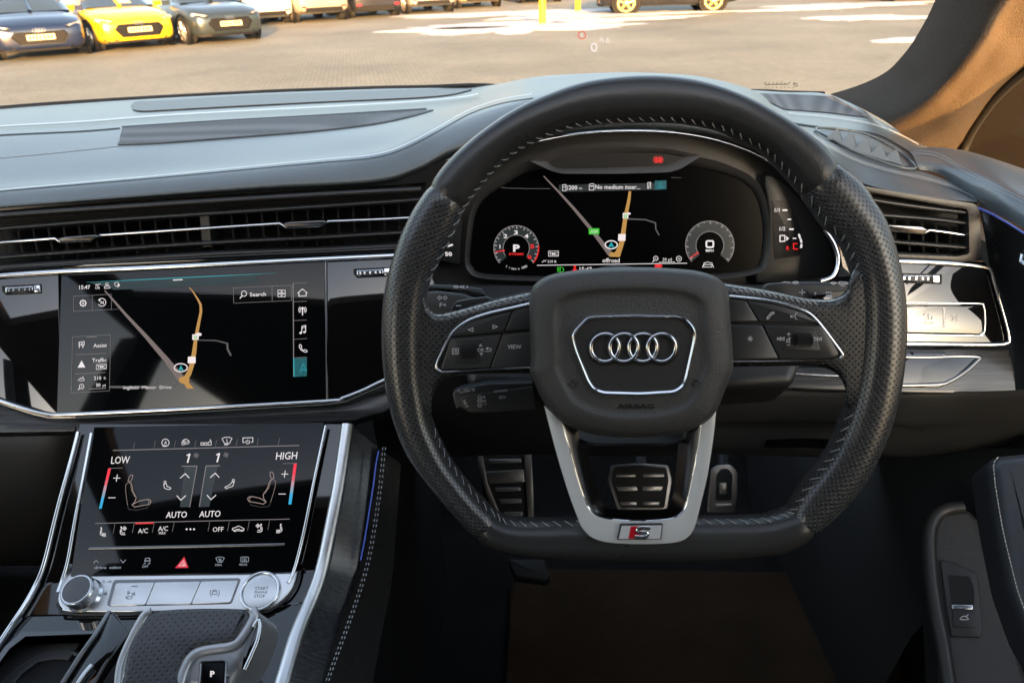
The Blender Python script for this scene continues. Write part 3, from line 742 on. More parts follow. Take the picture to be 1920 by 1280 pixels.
# wood lower edge
LW = PL(360, 790, .685, 35, 2.5)
wl = MB().prism([(-150,700),(-60,735),(0,757),(55,775),(90,783),(120,783),(300,775),(610,757),(645,752),(720,720),(760,705),(780,740),(720,772),(660,790),(500,798),(300,806),(0,812),(-150,815)], PL(360,780,.70,45,2.5), .0, .02, r=.002)
obj('wood_edge', wl, M['wood'], face, label='dark wood edge under the touchscreen')

# ---- driver side: light switch panel
lsp = thing('light_switch_panel', 'gloss black panel with chrome outline and headlight touch switch', 'switch panel', RP_.p)
pn = [(1600,494),(1700,493),(1860,503),(1893,640),(1890,645),(1700,646),(1600,646)]
obj('panel', MB().prism(pn, RP_, .0, .01, r=.001), M['piano'], lsp)
bar('chrome_outline', [(1590,489),(1700,490),(1800,495),(1846,501),(1858,508),(1868,540),(1888,610),(1893,636),(1888,643),(1860,646),(1750,645),(1600,643)], RP_, .0020, M['chromeb'], lsp)
sw = obj('headlight_switch', MB().prism(fillet([(1600,570),(1838,573),(1846,580),(1844,620),(1838,627),(1600,622)], 5, 3), RP_, .004, .006, r=.0012), M['piano'], lsp)
bar('switch_trim', [(1600,567),(1760,568),(1836,569),(1844,574),(1847,590),(1846,620),(1838,628),(1820,629),(1600,625)], RP_, .0009, M['chrome'], sw, off=.0042)
k = Ink(RP_, .0044)
k.poly([(1768.5,577),(1772.5,577),(1772.5,614),(1768.5,614)])
k.circ((1790,596.5), 3.6, 1)
for a in range(8):
    c, s_ = math.cos(a * math.pi / 4), math.sin(a * math.pi / 4); k.line([(1790 + c * 5.6, 596.5 + s_ * 5.6), (1790 + c * 8, 596.5 + s_ * 8)], 1)
k.arc((1744,595), 4.2, -90, 90, 1.1, 10, 4.2); k.line([(1744,591),(1741,591),(1741,599),(1744,599)], 1.1); k.arc((1737,591), 4.5, 0, 180, 1.1, 8); k.line([(1731,591),(1742,591)], 1)
for y in (595, 598, 601): k.line([(1733 + (y - 595) * .4, y), (1738, y + 1)], 1)
k.text('FRONT', 1742, 605.5, 5, width=19); ink('lettering', k, M['print'], sw)

# wood strip behind and right of the wheel
LWR = PL(1600, 700, .70, 50, -2)
woodr = [(1340,700),(1376,688),(1576,690),(1600,655),(1700,652),(1895,652),(1905,700),(1908,735),(1840,739),(1700,737),(1560,733),(1440,728),(1340,722)]
w2 = obj('driver_wood_trim', MB().prism(woodr, LWR, .0, .015, r=.003, seg=4), M['wood'], face, label='dark wood trim below the light switch panel')
bar('trim_blade', [(1680,668),(1740,669),(1800,667),(1836,669),(1832,676),(1815,692),(1795,706),(1780,714),(1760,720),(1680,722)], LWR, .0022, M['darkchrome'], w2, off=.001)
obj('gloss_shelf', MB().prism([(1600,658),(1770,658),(1778,666),(1835,668),(1795,704),(1780,720),(1760,727),(1600,722)], LWR, .0018, .004, r=.0015), M['piano'], w2)
bar('highlight_line', [(1376,692),(1440,697),(1500,701),(1560,704),(1600,705)], LWR, .0010, M['chrome'], w2, off=.002)  # bright bar put in as the highlight line along the wood

# ================================================================== VENTS
FINM = mat('vent_fin_black', (.006, .006, .006), .6, spec=.15)
def vent(name, label, P_, up, dn, bars, chrome, tabs, fins, par_pl, back, group=None):
    t = thing(name, label, 'air vent', par_pl.p)
    A = cat([Vector(p) for p in up], 4); B = cat([Vector(p) for p in dn], 4)
    n = 30; A_ = resample(A, n); B_ = resample(B, n)
    mb = MB().grid([[par_pl.hit(p.x, p.y, -.001) for p in A_], [par_pl.hit(p.x, p.y, -.045) for p in A_], [par_pl.hit(p.x, p.y, -.045) for p in B_], [par_pl.hit(p.x, p.y, -.001) for p in B_]])
    obj('housing', mb, M['black'], t)
    for b in bars:
        c = cat([Vector(p) for p in b[0]], 4)
        obj('slat', MB().tube([par_pl.hit(p.x, p.y, -.004) for p in c], b[1], 10, flat=1.9, upv=par_pl.n), M['slat'], t, ang=60)
    c = cat([Vector(p) for p in chrome], 1)
    sl = obj('chrome_slat', MB().tube([par_pl.hit(p.x, p.y, -.002) for p in c], .0016, 8, flat=1.2, upv=par_pl.n), M['chromeb'], t, ang=60)
    for q in tabs:
        obj('thumb_tab', MB().prism(fillet(q, 2, 2), par_pl, .004, .01, r=.001), M['darkchrome'], sl)
    for (a, b) in fins:
        p0, p1 = par_pl.hit(*a, -.012), par_pl.hit(*b, -.012); q0, q1 = par_pl.hit(*a, -.038), par_pl.hit(*b, -.038); w = Vector((.0011, 0, 0))
        obj('fin', MB().loops([[p0 - w, p0 + w, q0 + w, q0 - w], [p1 - w, p1 + w, q1 + w, q1 - w]]), FINM, t, smooth=False)
    return t
VM = PL(360, 430, .705, 76, 2.5)
f = lambda x, y0, y1: lerp(y0, y1, x / 720)
fins = []
for i in range(27):
    x = -6 + i * 28.6
    if 372 < x < 395: continue
    top, bot = f(x, 432, 384) - 1, f(x, 476, 434)
    fins.append(((x + 10, top), (x + 20 - .010 * x, bot)))
fins2 = [((x + 5, f(x, 486, 443)), (x + 9, f(x, 497, 464))) for x in range(0, 760, 28)]
v1 = vent('centre_air_vent', 'long black slatted air vent with a chrome line across the middle of the dashboard', None,
     [(-150,405),(0,395),(200,379),(400,366),(600,355),(720,348),(800,342)], [(-150,520),(0,508),(200,497),(400,488),(600,479),(800,469)],
     [([(-150,415),(0,404),(200,390),(400,377),(600,365),(790,355)], .0032), ([(-150,442),(0,429),(200,413),(400,400),(600,387),(790,374)], .0022), ([(-150,497),(0,483),(200,468),(400,455),(600,445),(790,434)], .0022), ([(-150,512),(0,501),(200,488),(400,476),(600,468),(790,459)], .0032)],
     [(-150,466),(0,455),(104,447),(112,453),(170,451),(188,441),(356,430),(525,419),(536,426),(600,424),(616,415),(720,411),(790,407)],
     [[(108,447),(122,444),(180,440),(186,444),(170,452),(112,454)], [(529,419),(545,416),(606,413),(614,417),(602,424),(536,427)]], fins + fins2, VM, None)
obj('divider', MB().prism([(374,398),(391,397),(396,462),(380,463)], VM, -.008, .03), M['soft'], v1)
gl = obj('gloss_lip', MB().prism([(-150,520),(0,503),(200,491),(400,480),(600,471),(790,462),(800,474),(600,483),(400,493),(200,502),(0,513),(-150,530)], VM, .002, .01, r=.001), M['piano'], face)
VR = PL(1740, 420, .70, 78, -4)
rb = lambda y0, y1, y2: [(1600, y0), (1700, (y0 + y1) / 2 - 1), (1800, y1), (1812, y2)]
v2 = vent('driver_air_vent', 'black slatted air vent at the right end of the dashboard with chrome centre bar', None,
     [(1560,338),(1640,356),(1740,372),(1815,384)], [(1580,480),(1700,486),(1815,488)],
     [([(1590,366),(1660,379),(1740,390),(1808,398)], .0030), ([(1600,396),(1640,402),(1740,410),(1808,418)], .0026), ([(1640,450),(1700,455),(1760,460),(1812,464)], .0026), ([(1650,474),(1700,476),(1812,481)], .002)],
     [(1640,424),(1655,426),(1720,430),(1732,437),(1742,431),(1812,441)],
     [[(1650,420),(1730,425),(1742,432),(1732,440),(1655,434)]], [((x, 405 + (x - 1640) * .12), (x + 3, 468 + (x - 1640) * .06)) for x in range(1625, 1810, 26)], VR, None)
fo = fillet([(1560,340),(1640,352),(1760,372),(1828,382),(1836,392),(1842,488),(1800,492),(1600,486)], 6, 3)
fi = fillet([(1575,352),(1645,363),(1757,383),(1812,392),(1816,398),(1818,476),(1796,481),(1612,474)], 6, 3)
obj('surround', MB().frame(fo, fi, VR, .004, .02), M['bezel'], v2)
gl2 = obj('gloss_lip', MB().prism([(1600,484),(1700,488),(1800,490),(1846,491),(1852,500),(1700,490),(1600,488)], VR, .006, .01), M['piano'], face)

# ================================================================== INSTRUMENT CLUSTER
DS = PL(1190, 420, .755, 76)
ic = thing('instrument_cluster', 'digital instrument display in a moulded black hood behind the steering wheel', 'instrument cluster', DS.p)
HO_ = [(790,520),(800,460),(822,400),(862,345),(920,298),(990,268),(1080,252),(1190,246),(1310,254),(1410,284),(1490,338),(1540,400),(1570,470),(1572,512),(1550,545),(1400,560),(1190,575),(900,560),(810,545)]
obj('housing', MB().prism(cat([Vector(p) for p in HO_], 4, True), DS, -.012, .03), M['bezel'], ic)
# hood inner wall from the lip back to the housing
arcp = cat([Vector(p) for p in [(790,470),(812,400),(852,345),(912,296),(985,266),(1086,250),(1190,244),(1318,253),(1430,288),(1500,340),(1545,398),(1572,460),(1580,500)]], 4)
obj('hood_liner', MB().grid([[PZ(p.x, p.y, .70 + .02 * math.sin(math.pi * i / (len(arcp) - 1))) for i, p in enumerate(arcp)], [DS.hit(lerp(1190, p.x, .985), lerp(420, p.y, .98), -.012) for p in arcp]]), M['black'], ic)
arc2 = cat([Vector(p) for p in [(905,312),(960,281),(1020,263),(1100,250),(1190,246),(1280,251),(1360,268),(1430,296),(1476,330)]], 5)
obj('chrome_arc', MB().tube([PZ(p.x, p.y, .722) for p in arc2], .0014, 8), M['chrome'], ic, ang=60)
arc3 = cat([Vector(p) for p in [(1545,430),(1562,455),(1571,482),(1569,503),(1560,519),(1538,527)]], 4)
obj('lower_chrome_arc', MB().tube([PZ(p.x, p.y, .705) for p in arc3], .0024, 8), M['chromeb'], ic, ang=60)
obj('side_cheek', MB().prism(cat([Vector(p) for p in [(1436,330),(1480,350),(1530,410),(1560,470),(1560,508),(1530,524),(1420,530),(1437,480),(1442,400)]], 3, True), DS, .002, .012, r=.002), M['bezel'], ic)
bo = [(994,300),(930,338),(901,364),(884,392),(876,430),(872,485),(878,508),(904,522),(1007,527),(1190,530),(1358,522),(1422,512),(1440,494),(1445,440),(1441,400),(1434,366),(1417,338),(1386,318),(1317,296),(1190,290)]
bi = [(1010,318),(945,348),(910,372),(893,398),(886,432),(881,484),(886,500),(908,513),(1010,518),(1190,520),(1350,513),(1412,503),(1427,490),(1433,440),(1430,405),(1422,374),(1406,350),(1374,331),(1300,312),(1190,306)]
bO, bI = cat([Vector(p) for p in bo], 4, True), cat([Vector(p) for p in bi], 4, True)
bz = obj('bezel', MB().frame(bO, bI, DS, .006, .018, .0), M['bezel'], ic, ang=60)
dsp = obj('display', MB().prism(inset(bI, -3), DS, -.002, .004), M['dispblk'], ic)
GO, GS = (870, 240), 2.909
def gink(o=0): return Ink(DS, -.0016 + o, GO, GS)
EM = {k_: emat(k_, c, s_) for k_, c, s_ in [('lit_white', (1, .93, .93), .85), ('lit_dim', (.75, .66, .66), .28), ('lit_red', (1, .02, .02), .9), ('lit_orange', (.80, .42, .10), .62), ('lit_road', (.36, .28, .26), .5),
      ('lit_green', (.05, .75, .03), .7), ('lit_cyan', (.03, .60, .68), .6), ('lit_teal', (.01, .16, .19), .6), ('lit_grey', (.30, .28, .28), .3), ('lit_sign', (1, .88, .88), .9), ('lit_panel', (.05, .07, .075), .3), ('lit_blue', (.05, .45, .9), .9), ('lit_strip', (.07, .15, .75), .38)]}
k = gink(); k.line([(434,262),(470,300),(520,352),(600,440),(700,560),(800,690)], [6,8,11,15,20,28]); ink('map_road', k, EM['lit_road'], dsp)
k = gink(.0001); k.line([(905,345),(900,390),(880,490),(862,620),(845,670),(835,690)], [14,17,22,26,30,34]); k.poly([(790,688),(800,678),(850,680),(855,696),(845,704),(795,702)]); ink('main_road', k, EM['lit_orange'], dsp)
for pp_, ww_ in (([(890,496),(990,500),(1045,518),(1046,552),(1064,584)], 7), ([(185,322),(230,328),(350,331),(470,331)], 3), ([(1130,270),(1185,272)], 2)):
    k = gink(); k.line(pp_, ww_); ink('side_road', k, EM['lit_grey'], dsp)
k = gink(.0002); k.poly([(866,463),(896,463),(896,494),(866,494)]); k.poly([(842,578),(882,578),(880,616),(840,616)]); k.disc((900,467), 10, 6); ink('map_sign', k, EM['lit_sign'], dsp)
k = gink(.0003); k.circ((881,481), 8, 5); ink('fuel_station_ring', k, EM['lit_green'], dsp)
k = gink(.0003); k.poly(rect(680,547,738,580,4)); ink('road_number_sign', k, EM['lit_green'], dsp)
k = gink(.0004); k.text('A29', 709, 564, 18); k.circ((803,637), 33, 6, 22); k.line([(846,598),(874,598)], 3); ink('map_lettering', k, EM['lit_white'], dsp)
k = gink(.0004); k.poly([(803,622),(823,654),(803,645),(784,654)]); ink('position_arrow', k, EM['lit_cyan'], dsp)
k = gink(); k.poly([(518,310),(1040,300),(1040,338),(518,350)]); ink('info_bar', k, EM['lit_panel'], dsp)
k = gink(.0001); k.poly([(1040,288),(1104,286),(1104,334),(1040,338)]); ink('navigation_tab', k, EM['lit_teal'], dsp)
k = gink(.0002); k.line([(1058,328),(1072,298),(1084,327),(1072,318)], 3, True); ink('navigation_arrow', k, EM['lit_cyan'], dsp)
k = gink(.0002)
k.text('200', 594, 325, 24, bold=.01); k.text('mi', 636, 328, 13); k.text('No medium inser...', 838, 321, 25, width=246, bold=.008)
k.line([(538,310),(556,309),(556,342),(538,342)], 3, True); k.line([(560,316),(564,318),(564,338),(558,338)], 2.5); k.line([(541,322),(553,322)], 3)
k.line([(683,310),(690,305),(708,304),(708,338),(683,339)], 3, True); k.line([(688,318),(704,317)], 5); k.line([(1002,298),(1018,297),(1018,328),(1002,329)], 3, True); k.line([(1000,330),(1020,296)], 3)
k.text('TMC', 488, 686, 17, bold=.01); k.line([(461,671),(515,671),(515,699),(461,699)], 2.5, True); k.text('210 ft', 480, 727, 15)
k.line([(426,734),(436,722),(442,728),(448,720)], 2.5); k.text('offroad', 802, 721, 24, bold=.008); k.line([(398,749),(1217,737)], 3.5); k.text('30 yd', 1108, 716, 17)
k.circ((1046,711), 12, 3); k.line([(1037,721),(1028,731)], 4); k.text('A', 1046, 711, 11); k.circ((1172,713), 14, 3); k.text('N', 1172, 713, 13); k.line([(1064,732),(1150,730)], 2.5)
k.text('15:47', 664, 770, 24, bold=.012); ink('lettering', k, EM['lit_white'], dsp)
k = gink(.0002); k.arc((514,772), 12, -70, 70, 5, 10) if False else k.arc((530,772), 14, -80, 80, 4, 12, 12); k.line([(530,760),(524,760),(524,784),(530,784)], 4)
for y in (761, 768, 775, 782): k.line([(508,y),(519,y)], 4)
ink('headlight_lamp', k, EM['lit_green'], dsp)
k = gink(.0002); k.disc((604,756), 7); k.poly([(598,765),(610,765),(622,786),(586,786)]); k.disc((1060,752), 22, 10); ink('seat_belt_lamp', k, EM['lit_red'], dsp)
def gauge(name, c, r, ri, val, red):
    g = obj(name, MB().disc3(DS.hit(GO[0] + c[0] / GS, GO[1] + c[1] / GS, -.0016), DS.n, .0001, .0001, 8), M['dispblk'], dsp)
    k = gink(.0002); k.arc(c, r - 2, -42, 222, 5, 50); k.arc(c, ri, -35, 215, 4, 36); ink('dial_ring', k, EM['lit_dim'], g)
    k = gink(.0001)
    n = 44
    k.s = DS; pts = [(c[0] + r * math.cos(math.radians(a)), c[1] - r * math.sin(math.radians(a))) for a in [lerp(-42, 222, i / n) for i in range(n + 1)]]
    pin = [(c[0] + ri * math.cos(math.radians(a)), c[1] - ri * math.sin(math.radians(a))) for a in [lerp(-42, 222, i / n) for i in range(n + 1)]]
    k._put(pts + pin, [(i, i + 1, n + 1 + i + 1, n + 1 + i) for i in range(n)]); ink('dial_face', k, EM['lit_panel'], g)
    k = gink(.0003)
    for i in range(val):
        a = math.radians(lerp(215, -38, i / (val - 1))); c_, s_ = math.cos(a), -math.sin(a)
        k.line([(c[0] + c_ * (r - 6), c[1] + s_ * (r - 6)), (c[0] + c_ * (r - (18 if i % 2 == 0 else 12)), c[1] + s_ * (r - (18 if i % 2 == 0 else 12)))], 2.6)
    ink('tick_mark', k, EM['lit_white'], g); return g
g1 = gauge('rev_counter', (285,655), 124, 72, 25, True)
k = gink(.0004)
for s_, x, y in (('1',196,646),('2',226,589),('3',283,569),('4',341,589)): k.text(s_, x, y, 22, bold=.02, width=(None if s_ == '1' else 22))
k.text('P', 286, 654, 38, bold=.04, width=36)
for i, ch in enumerate('1 / min x 1000'):
    a = math.radians(-118 + i * 4.4); k.text(ch, 285 + 112 * math.cos(a), 655 - 112 * math.sin(a), 13, ang=math.degrees(a) + 90)
ink('numeral', k, EM['lit_white'], g1)
k = gink(.0004); k.text('5', 372, 645, 22, bold=.025, width=24); k.text('6', 358, 702, 22, bold=.025, width=24); k.text('DYNAMIC', 286, 687, 13, bold=.02, width=80); k.arc((285,655), 122, -40, 8, 6, 12); k.line([(168,676),(222,668)], [4,7]); ink('red_mark', k, EM['lit_red'], g1)
g2 = gauge('speedometer', (1341,640), 134, 76, 17, False)
k = gink(.0004); k.line(fillet([(1322,616),(1360,616),(1360,650),(1322,650)], 8, 3), 9, True); k.text('MPH', 1340, 668, 15, width=42, bold=.01)
k.arc((1330,745), 18, 20, 160, 3, 8, 14); k.line([(1308,745),(1352,745),(1352,758),(1308,758)], 3, True); k.line([(1312,732),(1300,762)], 3); k.line([(1350,732),(1362,762)], 3); ink('numeral', k, EM['lit_white'], g2)
k = gink(.0004); k.line([(1230,710),(1280,678)], [4,8]); ink('red_mark', k, EM['lit_red'], g2)
# warning lamp pod
G2 = lambda L: [(GO[0] + x / GS, GO[1] + y / GS) for x, y in L]
po = fillet(G2([(360,180),(520,117),(820,100),(1100,110),(1300,150),(1185,222),(1120,242),(830,250),(540,250),(480,236)]), [1,8,8,8,1,6,8,8,8,8], 4)
pi_ = fillet(G2([(458,186),(515,155),(820,138),(1080,137),(1198,160),(1140,192),(1088,207),(820,216),(530,222),(486,214)]), [1,8,8,8,1,6,8,8,8,8], 4)
pod = obj('warning_lamp_pod', MB().frame(po, pi_, DS, .022, .022, .016), mat('pod_plastic', (.06, .055, .05), .4), ic)
obj('lamp_lens', MB().prism(inset(pi_, -1), DS, .016, .003), mat('smoked_lens', (.02, .018, .016), .3), pod)
k = Ink(DS, .0163, GO, GS); k.disc((1060,174), 17, 15); k.arc((1060,174), 24, 115, 245, 5, 10, 20); k.arc((1060,174), 24, -65, 65, 5, 10, 20); ink('brake_lamp', k, EM['lit_red'], pod)
k = Ink(DS, .0165, GO, GS); k.text('P', 1060, 174, 20); ink('lamp_letter', k, M['black'], pod)
# fuel and temperature panels
fu = obj('fuel_gauge', MB().prism(fillet([(1447,375),(1480,378),(1503,432),(1506,465),(1500,478),(1452,487)], 3, 2), DS, .0026, .002, r=.0004), M['soft'], ic)
k = Ink(DS, .0029, (1260, 240), 2.667)
k.text('1/1', 526, 410, 20, shear=.1, bold=.01); k.line([(552,411),(577,411)], 8); k.line([(578,457),(596,457)], 7); k.text('1/2', 552, 503, 20, shear=.1, bold=.01); k.line([(586,506),(609,506)], 8)
k.line([(540,538),(564,537),(564,566),(540,567)], 5, True); k.poly([(570,540),(586,552),(572,564)]); k.line([(604,552),(622,552)], 6)
k.line([(634,530),(641,552)], 10); k.line([(643,554),(648,574)], 10); k.line([(648,580),(645,600)], 10); ink('scale_mark', k, EM['lit_white'], fu)
k = Ink(DS, .0030, (1260, 240), 2.667); k.line([(628,578),(608,578),(608,604),(630,606)], 6); k.text('R', 580, 600, 20, bold=.02); ink('reserve_mark', k, EM['lit_red'], fu)
te = obj('temperature_gauge', MB().prism(fillet([(822,400),(862,392),(866,420),(862,496),(812,486),(806,450)], 3, 2), DS, .0026, .002, r=.0004), M['soft'], ic)
k = Ink(DS, .0029); k.text('50', 841, 476, 7.5, bold=.03, width=13, shear=-.1); k.line([(820,478),(829,477)], 3); k.poly([(838,464),(850,460),(848,457),(842,459)]); ink('scale_mark', k, EM['lit_white'], te)

# column shroud and the shelf under the display
CS = PL(1190, 600, .64, 40)
sh = thing('column_shroud', 'satin black steering column shroud below the instrument display', 'column shroud', CS.p)
obj('upper_shell', MB().prism(fillet([(905,555),(1000,535),(1190,530),(1380,535),(1480,555),(1520,640),(1490,720),(1190,740),(880,720),(860,640)], 14, 4), CS, .0, .05, r=.01, seg=5), M['soft'], sh)
DK = PL(1190, 540, .735, 28)
obj('fascia_shelf', MB().prism([(780,512),(870,530),(1190,536),(1430,530),(1600,512),(1612,560),(1560,640),(1190,650),(830,640),(775,560)], DK, .0, .02, r=.004), M['soft'], sh)

# ================================================================== STALKS
def slabbed(name, q, pl_, off, dep, m, par, r=.003, rc=6, label=None): return obj(name, MB().prism(fillet(q, rc, 4), pl_, off, dep, r=r, seg=4), m, par, label=label)
ST = PL(850, 560, .585, 62)
s1 = thing('indicator_stalk', 'grey-black indicator stalk with arrow symbols on the left behind the steering wheel', 'stalk', ST.p)
slabbed('lever', [(778,548),(820,545),(868,550),(890,558),(900,580),(980,590),(980,604),(860,600),(780,585)], ST, .0, .012, M['bezel'], s1)
slabbed('upper_edge', [(790,532),(850,534),(905,540),(915,560),(890,556),(868,550),(790,546)], ST, -.006, .012, M['soft'], s1)
k = Ink(ST, .0003, (780, 500), 3.2)
for sx in (1, -1):
    c = 158; X = lambda x: c + sx * (x - c)
    k.line([(X(128),186),(X(142),174),(X(142),181),(X(153),181),(X(153),191),(X(142),191),(X(142),198)], 2.6, True)
k.text('P', 150, 229, 27); 
for a in (-30, 0, 30): k.line([(164, 229), (164 + 17 * math.cos(math.radians(a)), 229 - 17 * math.sin(math.radians(a)))], 2.6)
ink('symbol', k, M['print'], s1)
k = Ink(ST, -.0057, (780, 500), 3.2); k.line([(225,120),(240,112),(255,122),(240,128)], 4, True); k.line([(262,117),(278,117)], 5); k.arc((296,121), 14, -60, 60, 5, 8, 8); k.line([(262,124),(280,124)], 4); k.line([(292,114),(282,114),(284,128),(294,128)], 4); k.line([(45,128),(60,124)], 6); ink('light_symbol', k, M['print'], s1)
SR = PL(1530, 548, .585, 62)
s2 = thing('wiper_stalk', 'black wiper stalk with rotary slider on the right behind the steering wheel', 'stalk', SR.p)
slabbed('lever', [(1440,534),(1500,528),(1600,528),(1625,540),(1600,580),(1500,580),(1430,560)], SR, .0, .012, M['soft'], s2)
k = Ink(SR, .0004, (1260, 240), 2.667); k.line([(548,772),(566,768),(590,772),(572,778)], 3, True); k.line([(602,772),(618,766),(634,772),(618,778)], 3.5, True); k.line([(794,775),(808,770),(822,775),(808,781)], 4, True); k.line([(834,772),(842,768),(872,770),(878,778),(834,780)], 3, True); k.text('REAR', 856, 788, 8)
k.disc((718,826), 3.5); 
for x in (774, 784, 794): k.disc((x,822), 3)
ink('symbol', k, M['print'], s2)
obj('slider', MB().prism(fillet([(1524,551),(1560,550),(1563,562),(1545,572),(1526,562)], 3, 3), SR, .004, .008, r=.001), M['piano'], s2)
SC = PL(900, 750, .60, 66)
s3 = thing('cruise_control_stalk', 'short black cruise control stalk with SPEED lettering below the left spoke', 'stalk', SC.p)
slabbed('lever', [(848,736),(862,728),(915,718),(1000,716),(1010,770),(930,776),(880,774),(864,766),(856,768),(850,752)], SC, .0, .022, M['soft'], s3, r=.002, rc=4)
slabbed('key_face', [(862,745),(885,740),(1000,724),(1005,768),(930,773),(880,774),(868,764)], SC, .0012, .004, M['bezel'], s3, r=.0008, rc=4)
k = Ink(SC, .0016, (780, 500), 3.2); k.text('SPEED', 394, 805, 15, ang=3); k.text('DISTANCE', 508, 744, 13, ang=6, width=80); k.text('SET', 298, 822, 14, ang=-65, width=50)
for y, d in ((785, -1), (830, 1)): k.line([(368,y),(383,y + 13 * d),(398,y),(390,y),(390,y - 9 * d),(376,y - 9 * d),(376,y)], 2.6, True)
k.line([(402,781),(416,780)], 2.6); k.line([(409,774),(409,788)], 2.6); k.line([(409,825),(424,823)], 2.6)
for y in (778, 784, 790): k.line([(498,y),(520,y - 3)], 2.4); k.line([(524,y - 1),(536,y - 3)], 2)
k.text('OFF', 256, 742, 9, ang=8); k.text('CAN', 338, 731, 9, ang=8); k.text('ON', 270, 753, 9, ang=8); k.text('RES', 345, 740, 9, ang=8); k.line([(285,738),(318,734)], 3); k.line([(284,750),(325,744)], 3)
ink('lettering', k, M['print'], s3)
# ================================================================== TOUCHSCREEN
ts = thing('touchscreen', 'wide glossy touchscreen showing a dark road map with orange road', 'touchscreen', MM.p)
scr = obj('screen', MB().prism(fillet([(115,515),(609.5,490),(612.5,749),(106,776)], 3, 2), MM, .0012, .006, r=.0006), M['glassblk'], ts)
bar('screen_edge', [(106,777),(300,768),(612,751)], MM, .0008, M['chromeb'], ts, off=.0016)
bar('side_edge', [(610.5,490),(613,750)], MM, .0006, M['darkchrome'], ts, off=.0018, n=1)
Z = (100, 500); ZS = 3.692
def mk(o=0): return Ink(MM, .0014 + o, Z, ZS)
k = mk(); k.line([(355,165),(378,190),(405,220),(500,330),(640,480),(780,640),(880,768)], [8,9,13,18,26,38,50]); ink('grey_road', k, EM['lit_road'], scr)
k = mk(.0001); k.line([(940,142),(965,170),(1000,225),(1019,262),(1022,310),(1000,420),(985,505),(975,590),(958,680),(940,735),(920,770)], [4,8,12,16,18,22,24,30,32,34,36]); k.disc((905,783), 38, 26); k.poly([(900,800),(925,785),(975,842),(925,843)]); ink('orange_road', k, EM['lit_orange'], scr)
k = mk(); k.line([(1000,508),(1125,510),(1165,520),(1210,532)], [6,8,9,10]); k.line([(1204,530),(1206,570),(1230,615)], 14); k.line([(390,831),(480,832),(620,832),(720,830),(820,825),(875,800)], 15); k.line([(713,770),(705,815)], 18); k.line([(118,842),(130,842)], 12); k.line([(1005,187),(1240,188)], 2); k.line([(403,296),(450,293)], 3); ink('minor_road', k, EM['lit_grey'], scr)
k = mk(.0002); k.poly([(962,468),(1006,466),(1006,504),(962,506)]); k.disc((1005,468), 22, 12); k.poly(fillet([(932,622),(985,620),(985,668),(930,668)], 6, 3)); k.circ((882,698), 45, 7, 28); ink('map_sign', k, EM['lit_sign'], scr)
k = mk(.0003); k.circ((985,487), 9, 5); ink('fuel_station_ring', k, EM['lit_green'], scr)
k = mk(.0003); k.poly([(883,680),(905,724),(883,712),(862,724)]); ink('position_arrow', k, EM['lit_cyan'], scr)
k = mk(.0003); k.text('Ingfield  Manor  Drive', 652, 833, 24, width=332, ang=.6); ink('street_name', k, EM['lit_white'], scr)
k = mk(); k.line([(230,108),(600,90),(1100,66),(1550,44)], [1,5,5,1]); ink('top_glow_line', k, EM['lit_cyan'], scr)
k = mk(); k.poly([(250,112),(1400,56),(1420,110),(900,138),(420,160),(400,150)]); ink('top_glow', k, emat('lit_shade', (.01, .07, .08), .28), scr)
k = mk(.0002); k.line([(828,93),(895,89)], 7); k.text('15:47', 217, 141, 27, bold=.012, ang=2)
k.text('LTE', 306, 146, 14, bold=.02); k.line([(290,130),(300,122),(304,132),(318,118)], 4); k.line([(316,120),(328,118)], 3)
k.circ((371,122), 9, 3.5); k.line([(354,150),(354,138),(364,134),(380,133),(390,138),(391,148)], 3.5, True); k.line([(424,112),(438,108),(452,112),(452,124),(448,140),(432,134),(424,122)], 3.2, True); k.disc((452,128), 8); ink('status_bar', k, EM['lit_white'], scr)
def box_(k, pts, w=2.4): k.line(pts, w, True)
k = mk(.0001); box_(k, [(141,205),(401,190),(402,295),(140,309)]); k.line([(270,198),(270,301)], 2.4); ink('corner_frame', k, EM['lit_dim'], scr); k = mk(.0001); box_(k, [(134,485),(397,471),(388,858),(124,872)]); k.line([(155,609),(363,598)], 3); k.line([(152,741),(360,731)], 3); k.line([(245,846),(365,840)], 5); k.line([(230,488),(300,485)], 4); ink('list_frame', k, EM['lit_dim'], scr); k = mk(.0001); box_(k, [(1247,147),(1646,128),(1648,234),(1248,252)]); k.line([(1514,136),(1515,237)], 3); ink('search_frame', k, EM['lit_dim'], scr); k = mk(.0001)
k.line([(1660,116),(1664,760)], 6)
for y in (116, 243, 373, 502, 630): k.line([(1660, y), (1755, y - 5)], 2.6)
ink('menu_frame', k, EM['lit_dim'], scr)
k = mk(.0002)
k.circ((206,252), 18, 6); k.circ((206,252), 5, 4)
for a in range(8): c, s_ = math.cos(a * .785), math.sin(a * .785); k.line([(206 + c * 18, 252 + s_ * 18), (206 + c * 25, 252 + s_ * 25)], 8)
ink('settings_icon', k, EM['lit_white'], scr)
k = mk(.0002); k.arc((336,246), 27, -150, 120, 4.5, 24); k.text('N', 338, 247, 22, bold=.02); k.poly([(310,226),(330,222),(318,242)]); ink('north_icon', k, EM['lit_white'], scr)
k = mk(.0002); k.circ((1320,186), 18, 4.5); k.line([(1308,200),(1291,219)], 7); k.text('Search', 1416, 190, 27, ang=2, width=112, bold=.01); ink('search_button', k, EM['lit_white'], scr)
k = mk(.0002)
for x in (1566, 1594):
    for y in (172, 198): k.line(rect(x - 11, y - 10, x + 11, y + 10), 3.6, True)
ink('grid_icon', k, EM['lit_white'], scr)
k = mk(.0002); k.line([(1692,182),(1724,154),(1757,180),(1750,180),(1750,202),(1700,204),(1700,183)], 5, True); ink('home_icon', k, EM['lit_white'], scr)
